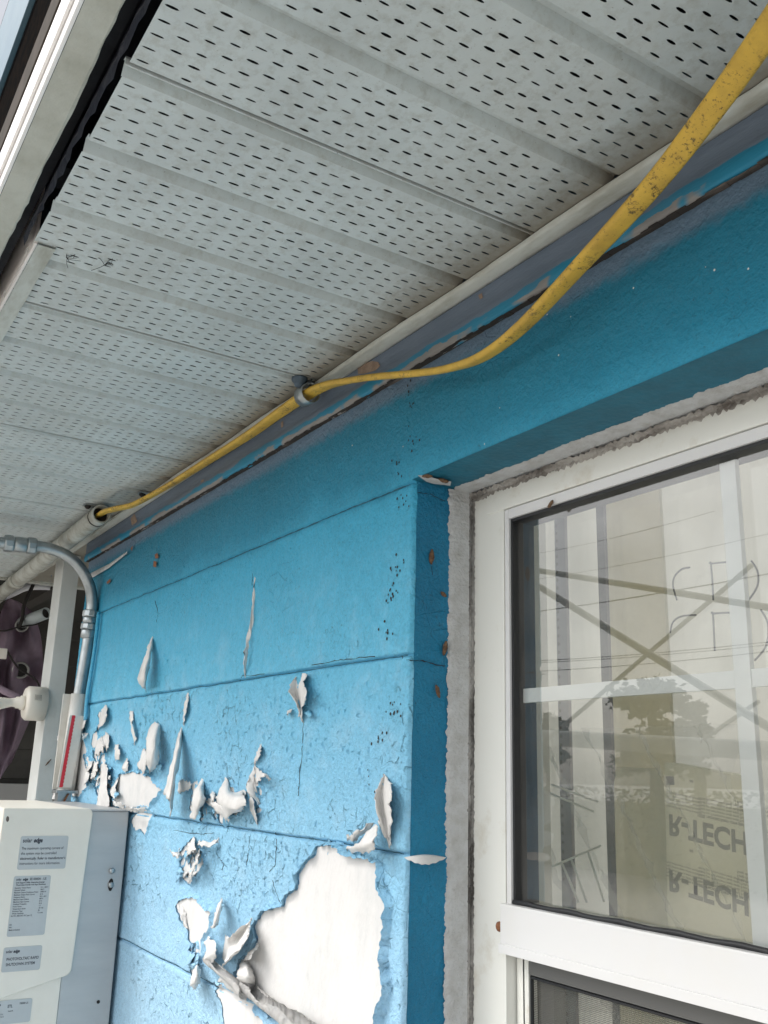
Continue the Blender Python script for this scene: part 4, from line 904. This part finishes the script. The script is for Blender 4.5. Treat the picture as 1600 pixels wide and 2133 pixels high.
def sheet(name, cols, mt, label, cat, ax=0, nv=24, nu=14, th=.002):
    C_ = []
    for c in cols:
        sp = smooth_path([on(p[0], p[1], 0, XT+p[2]) for p in c], 12); L = len(sp)-1; C_.append([sp[int(round(j/nv*L))] for j in range(nv+1)])
    bm = bmesh.new(); V = []
    for j in range(nv+1):
        row = smooth_path([c[j] for c in C_], 10); L = len(row)-1; V.append([bm.verts.new(row[int(round(i/nu*L))]) for i in range(nu+1)])
    for j in range(nv):
        for i in range(nu): bm.faces.new((V[j][i], V[j][i+1], V[j+1][i+1], V[j+1][i]))
    r = bmesh.ops.solidify(bm, geom=list(bm.faces), thickness=th)
    return tag(obj(name, bm, mt, None, True), label, cat)
cv = sheet('canvas_curtain', [[(-40, 1330, .02), (-40, 1400, 0), (-40, 1480, .03), (-40, 1560, 0), (-40, 1740, 0)], [(-8, 1300, .10), (-10, 1360, .02), (-14, 1440, .10), (-10, 1540, .02), (-26, 1690, .06)], [(12, 1251, -.02), (18, 1330, .08), (8, 1410, -.03), (8, 1500, .07), (-10, 1640, -.02)],
      [(30, 1250, .06), (44, 1310, -.02), (30, 1400, .09), (26, 1500, -.02), (2, 1620, .06)], [(52, 1262, -.01), (66, 1330, .07), (60, 1400, -.01), (48, 1490, .08), (14, 1600, 0)], [(72, 1280, .03), (86, 1330, -.02), (90, 1400, .05), (76, 1465, -.02), (24, 1588, .03)]], M_CANVAS, 'crumpled purple canvas sheet with metal eyelets hanging in the shade', 'curtain', nv=48, nu=30)
M_EYE = mat('dull_metal', (.30, .29, .27), .4, metal=.7)
def ringp(px, py, r, x):
    c = on(px, py, 0, x); bm = bmesh.new(); P = [c+Vector((0, r*math.cos(k*math.pi/12), r*math.sin(k*math.pi/12))) for k in range(25)]
    tube(bm, P, .0035, seg=8, cap=False); obj('eyelet', bm, M_EYE, cv, True)
    bm = bmesh.new(); bm.faces.new([bm.verts.new(c+Vector((-.002, r*math.cos(k*math.pi/8), r*math.sin(k*math.pi/8)))) for k in range(16)]); obj('eyelet_hole', bm, M_SPECK, cv)
ringp(43, 1396, .022, XT+.075); ringp(45, 1303, .017, XT+.07)
gt = thing('scaffold_tube', 'short grey metal tube with open dark end poking through the canvas', 'tube')
q0, q1 = on(46, 1297, 0, XT+.06), on(97, 1277, 0, XT+.16)
obj('tube', pipe_shell(q1, q0, .0175, .015), M_TUBE, gt, True); obj('tube_bore', T([q1.lerp(q0, .08), q1.lerp(q0, .1)], .0152), M_SPECK, gt)
tp = [on(-40, 1262, 0, XT), on(20, 1238, 0, XT), on(60, 1222, 0, XT), on(115, 1222, 0, XT)]
tag(obj('rolled_tarp', T(smooth_path(tp, 6), .012, seg=14), mat('white_tarp', (.78, .78, .80), .5, bump=.5, bscale=30), None, True), 'rolled white tarp along the edge of the carport roof', 'tarp')
def strap(name, pts, w_, label, mt=M_SPECK, x=XT+.1):
    bm = bmesh.new(); tube(bm, smooth_path([on(a_, b_, 0, x) for a_, b_ in pts], 6), w_, seg=6); return tag(obj(name, bm, mt, None, True), label, 'strap' if name == 'tie_strap' else 'cord')
strap('tie_strap', [(75, 1205), (66, 1225), (58, 1242), (50, 1262), (46, 1290), (40, 1305)], [.008]*1+[.008]*40 and .006, 'black strap tied from the pipe down to the grey tube')
strap('bungee_cord', [(15, 1355), (28, 1378), (43, 1396), (60, 1405), (78, 1420), (84, 1440)], .003, 'thin black cord passing through the lower canvas eyelet')
strap('bungee_cord', [(-10, 1312), (10, 1314), (40, 1306), (68, 1302), (92, 1296)], .0025, 'thin black cord stretched across below the grey tube')
bar = [on(-20, 1340, 0, XT+.12), on(15, 1355, 0, XT+.12)]
tag(obj('white_bracket', B(XT+.11, XT+.125, on(-20, 1350, 0, XT+.12).y, on(16, 1350, 0, XT+.12).y, on(0, 1372, 0, XT+.12).z, on(0, 1350, 0, XT+.12).z, bev=.003), M_CREAM), 'small white bracket at the left edge in front of the canvas', 'bracket')
q0, q1 = on(-20, 1425, 0, XT+.1), on(55, 1462, 0, XT+.1)
tag(obj('canvas_pole', T([q0, q1], .010, seg=12), M_CANVAS, None, True), 'purple grey pole slanting behind the camera mount arm', 'pole')
# ------------------------------------------------------------------ dry insect cases
def pupa(p, d, L, r, label, lean=Vector((0, 0, 0))):
    bm = bmesh.new(); d = Vector(d).normalized(); n = 9
    P = [Vector(p)+d*L*(i/(n-1)-.5)+lean*math.sin(math.pi*i/(n-1))+Vector((rz(.0006), rz(.0006), 0)) for i in range(n)]
    tube(bm, P, [max(.0004, r*math.sin(math.pi*(.06+.88*i/(n-1)))**.7*(.85+.3*random.random())) for i in range(n)], seg=9)
    tag(obj('insect_case', bm, M_PUPA, None, True), label, 'insect case', 'dry brown insect cases round the window opening')
jc = lambda px, py, l=.003: onj(px, py, l)
pupa(jc(899, 1160), (0, .05, 1), .018, .0028, 'topmost brown insect case hanging on the dark blue jamb')
pupa(jc(924, 1238), (0, 1, -.6), .009, .0022, 'shortest brown insect case at the caulk edge of the jamb, below the topmost one')
pupa(jc(927, 1350), (0, .2, 1), .017, .0028, 'brown insect case at the caulk edge just above the jamb crack')
pupa(jc(912, 1440), (0, -.35, 1), .015, .0026, 'lowest brown insect case on the jamb, below the crack')
pupa(on(890, 992, 2, ZL-.005), (.6, .8, .0), .012, .0022, 'brown insect case on the white streak at the outer corner of the opening')
pupa(on(924, 1001, 2, ZL-.005), (.5, .8, -.3), .012, .0025, 'brown insect case on the caulk just inside the top corner of the opening')
pupa(on(1147, 1050, 1, YF-.002), (.9, 0, .8), .010, .0022, 'pale tan insect case stuck to the top of the upper glass')
bm = bmesh.new(); s0 = jc(899, 1180); s1 = jc(901, 1197); tube(bm, [s0, s1], .0003, seg=4); tag(obj('silk_thread', bm, M_SPECK), 'fine dark thread below the topmost insect case', 'thread')
# cobweb tufts on the soffit
for (px, py, lb) in ((140, 537, 'left small dark cobweb tuft on the soffit near the fascia'), (218, 552, 'right small dark cobweb tuft on the soffit near the fascia')):
    bm = bmesh.new(); c = on(px, py, 2, H-.003)
    for k in range(9):
        d = Vector((rz(1), rz(1), rz(.3))).normalized()*(.006+random.random()*.014); m_ = c+d*.5+Vector((rz(.006), rz(.006), rz(.004)))
        tube(bm, smooth_path([c, m_, c+d+Vector((0, 0, min(0, -.001)))], 4), .00025, seg=4)
    tag(obj('cobweb', bm, M_SPECK), lb, 'cobweb')
# ------------------------------------------------------------------ window
win = thing('window', 'white single-hung window with upper grid glass and lower insect screen', 'window')
yf = YF
X_FI, ZT1, ZT0 = -.807, .318, .2955
bm = bmesh.new(); box(bm, -.8625, X_FI, yf, .15, -.9, ZT1, bev=.0012)
obj('frame_side', bm, M_WOLD, win)
bm = bmesh.new(); box(bm, -.836, XR, yf-.0012, .149, ZT0, ZT1+.004, bev=.001); obj('frame_head', bm, M_WOLD, win)
obj('frame_side', B(XR-.05, XR, yf, .15, -.9, ZT0-.001, bev=.001), M_WOLD, win)
# upper sash
sash = empty('upper_sash'); sash.parent = win
zr0, zr1 = -.170, -.1235
obj('stile', B(X_FI+.0008, -.7995, yf+.001, .125, zr1-.0005, ZT0-.0008, bev=.0006), M_WTRIM, sash)
obj('top_rail', B(-.7992, XR-.051, yf+.001, .125, .2835, ZT0-.0008, bev=.0006), M_WTRIM, sash)
bm = bmesh.new(); box(bm, X_FI-.002, XR-.051, yf-.006, .125, zr0, zr1, bev=.0015); obj('meeting_rail', bm, M_WTRIM, sash)
obj('rail_lip', B(X_FI-.002, XR-.051, yf-.0085, yf-.006, zr0, zr0+.009, bev=.0008), M_WTRIM, sash)
# black glazing spacer and gasket
bm = bmesh.new(); box(bm, -.7993, -.7965, yf+.004, .122, zr1+.0005, .2833); box(bm, -.7963, XR-.051, yf+.004, .122, .2800, .2833); obj('spacer', bm, M_BLACK, sash)
bm = bmesh.new(); P = []; n = 120
for i in range(n+1): x = -.798+1.1*i/n; P.append((x, yf+.0035+rz(.0006), zr1+.0018+math.sin(i*.9)*.0006+rz(.0004)))
tube(bm, P, .0026, seg=8); obj('gasket', bm, M_BLACK, sash, True)
bm = bmesh.new(); box(bm, -.7962, XR-.052, YG, YG+.0004, zr1+.0005, .2798); bmesh.ops.delete(bm, geom=[f for f in bm.faces if abs(f.normal.y) < .5 or f.normal.y > 0], context='FACES')
obj('glass', bm, M_GLASS, sash)
bm = bmesh.new(); bm.faces.new([bm.verts.new(p) for p in ((-.7962, YG+.016, zr1+.0005), (XR-.052, YG+.016, zr1+.0005), (XR-.052, YG+.016, .2798), (-.7962, YG+.016, .2798))])
gl2 = obj('glass', bm, M_GLASS, sash)
ym = YG+.008
mv0, mv1 = on(1500, 935, 1, ym).x, on(1533, 935, 1, ym).x
mz1, mz0 = on(1060, 1438, 1, ym).z, on(1060, 1467, 1, ym).z
xl = on(1061, 1450, 1, ym).x
bm = bmesh.new(); box(bm, xl, mv0-.0003, ym-.0025, ym+.0025, mz0, mz1, bev=.0008); box(bm, mv0, mv1, ym-.003, ym+.003, zr1+.001, .2795, bev=.0008); box(bm, mv1+.0003, mv1+.27, ym-.0025, ym+.0025, mz0, mz1, bev=.0008)
obj('muntins', bm, mat('white_muntin', (.82, .84, .83), .4), sash)
p = on(1041, 1930, 1, yf); bm = bmesh.new(); tube(bm, [(p.x, yf+.001, p.z), (p.x, yf-.0015, p.z), (p.x, yf-.003, p.z)], [.0052, .0048, .002], seg=14); obj('screw', bm, M_RUST, win, True)
# lower sash pocket, screen
obj('jamb_track', B(X_FI, X_FI+.018, yf+.030, .149, -.9, zr0-.0005), mat('grey_track', (.22, .22, .23), .5), win)
obj('track_fin', B(X_FI+.012, X_FI+.014, yf+.012, yf+.030, -.9, zr0-.0005), M_BLACK, win)
scr = empty('insect_screen'); scr.parent = win
sx0 = on(1086, 2010, 1, yf+.018).x; sx1 = on(1110, 2010, 1, yf+.018).x
bm = bmesh.new(); box(bm, sx0, sx1, yf+.012, yf+.024, -.9, zr0-.004, bev=.001); obj('screen_frame', bm, M_WOLD, scr)
bm = bmesh.new(); box(bm, sx1+.0003, XR-.06, yf+.012, yf+.024, zr0-.018, zr0-.004, bev=.001); obj('screen_frame', bm, mat('grey_frame', (.12, .12, .115), .5), scr)
bm = bmesh.new(); tube(bm, [(sx1+.003, yf+.014, -.9), (sx1+.003, yf+.014, zr0-.02), (XR-.06, yf+.014, zr0-.02)], .0022, seg=6); obj('spline', bm, M_BLACK, scr)
def screen_mat():
    mt, nt, p, pos, xyz = base('screen_mesh')
    p.inputs['Base Color'].default_value = (.10, .10, .085, 1); p.inputs['Roughness'].default_value = .6
    def line(o_):
        return mth(nt, 'LESS_THAN', mth(nt, 'FRACT', mth(nt, 'MULTIPLY', o_, 1/.0016)), .30)
    k = mth(nt, 'MAXIMUM', line(xyz[0]), line(xyz[2])); nt.links.new(k, p.inputs['Alpha']); return mt
bm = bmesh.new(); bm.faces.new([bm.verts.new(p) for p in ((sx1, yf+.019, -.9), (XR-.06, yf+.019, -.9), (XR-.06, yf+.019, zr0-.01), (sx1, yf+.019, zr0-.01))]); obj('mesh', bm, screen_mat(), scr)
bm = bmesh.new(); bm.faces.new([bm.verts.new(p) for p in ((X_FI+.02, yf+.045, -.9), (XR-.06, yf+.045, -.9), (XR-.06, yf+.045, zr0), (X_FI+.02, yf+.045, zr0))]); obj('lower_glass', bm, M_GLASS, win)
obj('sill', B(XJ+.002, XR, .01, .2, -.95, -.9), M_WTRIM, win)
# ------------------------------------------------------------------ the room behind the window
room = thing('room', 'pale unfinished room seen dimly through the window glass', 'room')
M_RW = mat('drywall', (.62, .62, .57), .8, col2=(.56, .55, .50), nscale=6)
bm = bmesh.new(); YB = .95
box(bm, -2.2, -2.15, .16, YB, -ZC, .75); box(bm, 1.2, 1.25, .16, YB, -ZC, .75); box(bm, -2.15, 1.2, .16, YB, .70, .75); box(bm, -2.15, 1.2, YB, YB+.05, -ZC, -.9)  # back wall left open above a low strip, added so daylight backlights the sheet
obj('room_wall', bm, M_RW, room)
bm = bmesh.new(); box(bm, -.862, -.834, .1505, .158, -.9, .34); box(bm, -.834, XR, .1505, .158, .305, .34); obj('inner_casing', bm, mat('casing', (.50, .54, .50), .6), room)
YS = .42
def vert_strip(name, px0, px1, y, mt, label, cat, z0=-.75, z1=.62, pyr=1700, th=.006):
    x0, x1 = on(px0, pyr, 1, y).x, on(px1, pyr, 1, y).x
    return tag(obj(name, B(x0, x1, y, y+th, z0, z1, bev=.001), mt), label, cat)
def plastic_mat(name, col, a_):
    mt = bpy.data.materials.new(name); mt.use_nodes = True; nt = mt.node_tree; p = nt.nodes['Principled BSDF']
    p.inputs['Base Color'].default_value = (*col, 1); p.inputs['Roughness'].default_value = .35; p.inputs['Alpha'].default_value = a_
    tc = N(nt, 'ShaderNodeTexCoord'); n_ = noise(nt, tc.outputs['Object'], 14, 6, .6); b = N(nt, 'ShaderNodeBump'); b.inputs['Strength'].default_value = .8; b.inputs['Distance'].default_value = .02
    nt.links.new(n_, b.inputs['Height']); nt.links.new(b.outputs[0], p.inputs['Normal'])
    return mt
xa = on(1110, 1700, 1, YS+.12).x-.6
bm = bmesh.new(); V = []; nn_ = 90
for i in range(nn_+1):
    x = xa+1.9*i/nn_; y = YS+.14+.018*math.sin(i*.55)+.012*math.sin(i*1.3+1); V.append([bm.verts.new((x, y+rz(.002), z)) for z in np.linspace(-1.0, .66, 12)])
for i in range(nn_):
    for j in range(11): bm.faces.new((V[i][j], V[i+1][j], V[i+1][j+1], V[i][j+1]))
M_SHT = mat('beige_sheet', (.56, .53, .44), .6, col2=(.48, .45, .37), nscale=8, bump=.2, bscale=30)
nt = M_SHT.node_tree; p = nt.nodes['Principled BSDF']; tl = N(nt, 'ShaderNodeBsdfTranslucent'); tl.inputs[0].default_value = (.93, .87, .74, 1); mx = N(nt, 'ShaderNodeMixShader'); mx.inputs[0].default_value = .85
nt.links.new(p.outputs[0], mx.inputs[1]); nt.links.new(tl.outputs[0], mx.inputs[2]); nt.links.new(mx.outputs[0], nt.nodes['Material Output'].inputs[0])
sh = tag(obj('plastic_sheet', bm, M_SHT, None, True), 'beige plastic sheeting hung across the room behind the glass', 'plastic sheet')
vert_strip('perforated_strap', 1167, 1190, YS, mat('purple_strap', (.16, .15, .18), .6), 'dark perforated strap hanging at the left behind the glass', 'strap')
bm = bmesh.new(); sxx = on(1172, 1700, 1, YS-.001).x
for i in range(60):
    z = -.35+i*.0125; bm.faces.new([bm.verts.new((sxx+.003*math.cos(k*1.05), YS-.0015, z+.003*math.sin(k*1.05))) for k in range(6)])
tag(obj('strap_holes', bm, M_SPECK, bpy.data.objects['perforated_strap']), None)
vert_strip('black_bar', 1262, 1279, YS-.04, mat('black_bar', (.025, .027, .04), .45), 'narrow black upright bar behind the glass', 'bar')
vert_strip('foam_strip', 1284, 1408, YS+.03, translucent(mat('pale_foam', (.64, .61, .50), .7, col2=(.58, .55, .45), nscale=10), (.95, .90, .76), .75), 'wide pale foam strip standing right of the black bar', 'foam strip', z1=.62)
# rolled foam column
rc0, rc1 = on(1300, 1700, 1, YS).x, on(1380, 1700, 1, YS).x
zc1 = on(1340, 1600, 1, YS).z
bm = bmesh.new(); tube(bm, [((rc0+rc1)/2-.01, YS-.01, -.8), ((rc0+rc1)/2, YS-.01, -.3), ((rc0+rc1)/2+.004, YS-.01, zc1-.02), ((rc0+rc1)/2+.004, YS-.01, zc1)], [.035, .034, .033, .026], seg=24)
tag(obj('rolled_foam', bm, translucent(mat('cream_foam', (.66, .64, .54), .6, bump=.5, bscale=30), (1, .97, .86), .92), None, True), 'upright roll of cream foam leaning beside the printed board', 'foam roll')
# printed insulation board, upside down
YBd = YS-.07
bd = thing('insulation_board', 'cream insulation board printed with upside down grey lettering', 'board')
c = [on(1385, 1588, 1, YBd), on(1552, 1618, 1, YBd), on(1578, 2010, 1, YBd), on(1392, 2010, 1, YBd)]
ex = (c[1]-c[0]); wd_ = ex.length; ex.normalize(); ez = Vector((ex.z, 0, -ex.x)).normalized()   # downwards
ez = (c[3]-c[0]).normalized(); yv = ex.cross(ez).normalized()
bm = bmesh.new(); A = [bm.verts.new(c[0]+ex*u*wd_+ez*v+Vector((0, t, 0))) for t in (0, .025) for u, v in ((0, 0), (1, 0), (1.05, .55), (0, .55))]
for f in ((0, 1, 2, 3), (7, 6, 5, 4), (0, 4, 5, 1), (1, 5, 6, 2), (2, 6, 7, 3), (3, 7, 4, 0)): bm.faces.new([A[k] for k in f])
bmesh.ops.recalc_face_normals(bm, faces=bm.faces)
obj('panel', bm, translucent(mat('cream_board', (.74, .71, .62), .6, col2=(.68, .65, .56), nscale=12), (1, .98, .88), .92), bd)
M_GINK = translucent(mat('grey_ink', (.30, .30, .31), .7), (.5, .5, .52), .6)
def bd_text(txt, px, py, size, bold=.02, flip=True):
    size = size*.9
    o_ = on(px, py, 1, YBd-.0012); e2 = ez if flip else -ez
    return text3(txt, size, Matrix(((ex.x, e2.x, 0, o_.x), (0, 0, -1, o_.y), (ex.z, e2.z, 0, o_.z), (0, 0, 0, 1))), bd, bold, 0, M_GINK)
bd_text('R-TECH', 1392, 1697, .036, .035); bd_text('R-TECH', 1372+20, 1812, .036, .035)
for y0 in (0, 145):
    for i in range(5): bd_text('High performance panel insulation', 1388, 1648+y0+i*7, .0042, .01); bd_text('Install per instructions keep away from flame', 1455, 1660+y0+i*7, .0046, .01)
    bd_text('100% recycled foam core panel ASTM C578', 1452, 1694+y0, .0060, .03); bd_text('ee', 1436, 1629+y0, .007, .02, False)
    for i in range(3): bd_text('Keep dry during storage', 1535, 1668+y0+i*8, .0050, .01)
o_ = on(1388, 1617, 1, YBd-.001); obj('printed_mark', B(o_.x, o_.x+.012, YBd-.0014, YBd-.0010, o_.z-.010, o_.z), M_GINK, bd)
# round outline letters on the sheet behind
M_LET = mat('grey_outline', (.16, .16, .17), .6)
def strokes(pts, label):
    bm = bmesh.new(); tube(bm, smooth_path([on(a_, b_, 1, YG+.030) for a_, b_ in pts], 8), .0009, seg=6); return bm
lt = thing('outline_letters', 'grey outline letter strokes behind the upper right of the glass', 'lettering')
for pts in ([(1437, 1182), (1420, 1186), (1406, 1200), (1402, 1220), (1410, 1250)], [(1512, 1171), (1481, 1174), (1481, 1174), (1484, 1210), (1486, 1250)], [(1565, 1168), (1578, 1190), (1578, 1220), (1560, 1250)],
            [(1450, 1281), (1420, 1284), (1402, 1296), (1396, 1318)], [(1522, 1276), (1485, 1278), (1485, 1278), (1487, 1310), (1489, 1356)], [(1585, 1270), (1600, 1300), (1596, 1345), (1572, 1376)]):
    obj('stroke', strokes(pts, ''), M_LET, lt, True)
# crumpled clear film and white frame low in the room
M_FILM = plastic_mat('clear_film', (.85, .85, .82), .16)
bm = bmesh.new(); x0, z0 = on(1120, 1900, 1, YS-.12).x, on(1120, 1900, 1, YS-.12).z; V = []
for i in range(31):
    V.append([bm.verts.new((x0+.011*i, YS-.12+.02*math.sin(i*.8+j*.5)+rz(.014), z0-.1+.011*j)) for j in range(31)])
for i in range(30):
    for j in range(30): bm.faces.new((V[i][j], V[i+1][j], V[i+1][j+1], V[i][j+1]))
tag(obj('clear_film', bm, M_FILM), 'crumpled clear plastic film low behind the left of the glass', 'plastic film')
M_RACK = translucent(mat('white_plastic', (.9, .9, .88), .4), (1, 1, .98), .9)
fr = thing('white_rack', 'faint slanted white wire rack low behind the glass', 'rack')
for a_, b_ in (((1135, 1812), (1250, 1762)), ((1172, 1800), (1205, 1880)), ((1190, 1790), (1222, 1880)), ((1225, 1775), (1258, 1878)), ((1140, 1650), (1235, 1690)), ((1150, 1635), (1245, 1670))):
    obj('rack_bar', T([on(*a_, 1, YS-.14), on(*b_, 1, YS-.14)], .0014, seg=8), M_RACK, fr, True)
# ------------------------------------------------------------------ what the glass mirrors: yard, tubes, wires, trees
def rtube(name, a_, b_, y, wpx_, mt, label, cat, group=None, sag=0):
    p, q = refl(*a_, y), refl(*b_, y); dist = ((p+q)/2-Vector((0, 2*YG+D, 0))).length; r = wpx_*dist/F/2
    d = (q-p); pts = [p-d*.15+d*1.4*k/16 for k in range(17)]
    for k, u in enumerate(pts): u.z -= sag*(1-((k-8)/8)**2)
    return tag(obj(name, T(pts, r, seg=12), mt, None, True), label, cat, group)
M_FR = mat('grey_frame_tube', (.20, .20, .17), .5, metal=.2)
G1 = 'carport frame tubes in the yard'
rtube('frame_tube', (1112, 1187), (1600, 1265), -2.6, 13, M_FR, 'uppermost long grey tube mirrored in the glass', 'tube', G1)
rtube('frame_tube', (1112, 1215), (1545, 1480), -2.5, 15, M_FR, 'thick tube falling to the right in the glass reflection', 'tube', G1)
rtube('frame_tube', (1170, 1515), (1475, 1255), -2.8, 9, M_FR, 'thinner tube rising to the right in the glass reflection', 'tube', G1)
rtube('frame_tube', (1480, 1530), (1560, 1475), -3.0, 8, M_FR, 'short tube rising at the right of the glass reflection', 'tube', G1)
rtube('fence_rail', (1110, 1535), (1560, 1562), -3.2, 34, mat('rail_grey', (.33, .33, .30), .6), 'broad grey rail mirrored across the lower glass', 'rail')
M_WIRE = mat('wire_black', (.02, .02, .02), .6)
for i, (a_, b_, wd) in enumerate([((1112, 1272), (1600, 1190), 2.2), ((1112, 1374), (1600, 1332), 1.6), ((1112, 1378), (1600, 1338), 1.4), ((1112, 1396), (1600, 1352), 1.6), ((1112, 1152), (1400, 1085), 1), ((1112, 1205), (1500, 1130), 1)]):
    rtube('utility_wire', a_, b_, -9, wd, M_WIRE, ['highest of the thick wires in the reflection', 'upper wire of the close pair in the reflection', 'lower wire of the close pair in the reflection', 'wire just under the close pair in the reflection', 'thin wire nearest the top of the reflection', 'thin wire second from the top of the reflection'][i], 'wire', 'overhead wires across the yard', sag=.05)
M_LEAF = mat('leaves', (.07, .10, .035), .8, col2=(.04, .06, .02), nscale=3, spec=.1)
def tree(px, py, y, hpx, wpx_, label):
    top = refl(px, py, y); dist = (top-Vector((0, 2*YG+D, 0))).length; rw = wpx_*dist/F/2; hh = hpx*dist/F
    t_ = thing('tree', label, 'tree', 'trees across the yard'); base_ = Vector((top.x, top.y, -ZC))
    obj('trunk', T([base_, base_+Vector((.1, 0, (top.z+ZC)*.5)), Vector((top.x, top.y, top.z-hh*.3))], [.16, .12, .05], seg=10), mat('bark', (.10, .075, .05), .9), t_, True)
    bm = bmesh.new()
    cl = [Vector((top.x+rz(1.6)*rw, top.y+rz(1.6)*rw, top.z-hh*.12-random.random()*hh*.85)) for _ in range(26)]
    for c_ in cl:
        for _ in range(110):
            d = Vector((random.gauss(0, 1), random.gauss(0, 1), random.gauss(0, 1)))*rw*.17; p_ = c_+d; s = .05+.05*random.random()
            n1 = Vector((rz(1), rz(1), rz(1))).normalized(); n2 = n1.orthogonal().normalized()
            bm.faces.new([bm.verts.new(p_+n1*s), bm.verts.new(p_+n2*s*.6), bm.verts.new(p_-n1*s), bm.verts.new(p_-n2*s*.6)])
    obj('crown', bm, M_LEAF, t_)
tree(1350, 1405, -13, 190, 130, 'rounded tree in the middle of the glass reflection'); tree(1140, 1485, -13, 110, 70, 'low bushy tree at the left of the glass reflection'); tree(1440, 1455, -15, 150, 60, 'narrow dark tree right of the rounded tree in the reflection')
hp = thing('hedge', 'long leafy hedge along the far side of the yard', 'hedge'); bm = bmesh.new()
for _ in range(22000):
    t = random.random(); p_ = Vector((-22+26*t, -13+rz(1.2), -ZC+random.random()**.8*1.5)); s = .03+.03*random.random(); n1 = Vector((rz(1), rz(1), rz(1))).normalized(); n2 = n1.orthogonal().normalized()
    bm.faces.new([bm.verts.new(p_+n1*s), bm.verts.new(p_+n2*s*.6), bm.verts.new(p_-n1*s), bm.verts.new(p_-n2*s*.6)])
obj('foliage', bm, M_LEAF, hp); obj('hedge_core', B(-22, 4, -13.4, -12.8, -ZC, -ZC+1.25), M_LEAF, hp)  # solid box added inside the hedge to close bright gaps between leaves
# ------------------------------------------------------------------ give every thing its origin at its base, and lift the scene to the ground plane
bpy.context.view_layer.update()
for o in list(bpy.data.objects):
    if o.parent or o.type not in ('MESH', 'EMPTY') or o.name == 'ground': continue
    ms = [q for q in [o]+list(o.children_recursive) if q.type == 'MESH']
    lo = Vector((1e9,)*3); hi = -lo
    for q in ms:
        a_ = np.empty(len(q.data.vertices)*3); q.data.vertices.foreach_get('co', a_); a_ = a_.reshape(-1, 3)
        for k in range(3): lo[k] = min(lo[k], a_[:, k].min()); hi[k] = max(hi[k], a_[:, k].max())
    c = Vector(((lo.x+hi.x)/2, (lo.y+hi.y)/2, lo.z))
    for q in ms: q.data.transform(Matrix.Translation(-c))
    o.location = c+Vector((0, 0, ZC))
bpy.data.objects['ground'].location.z = 0
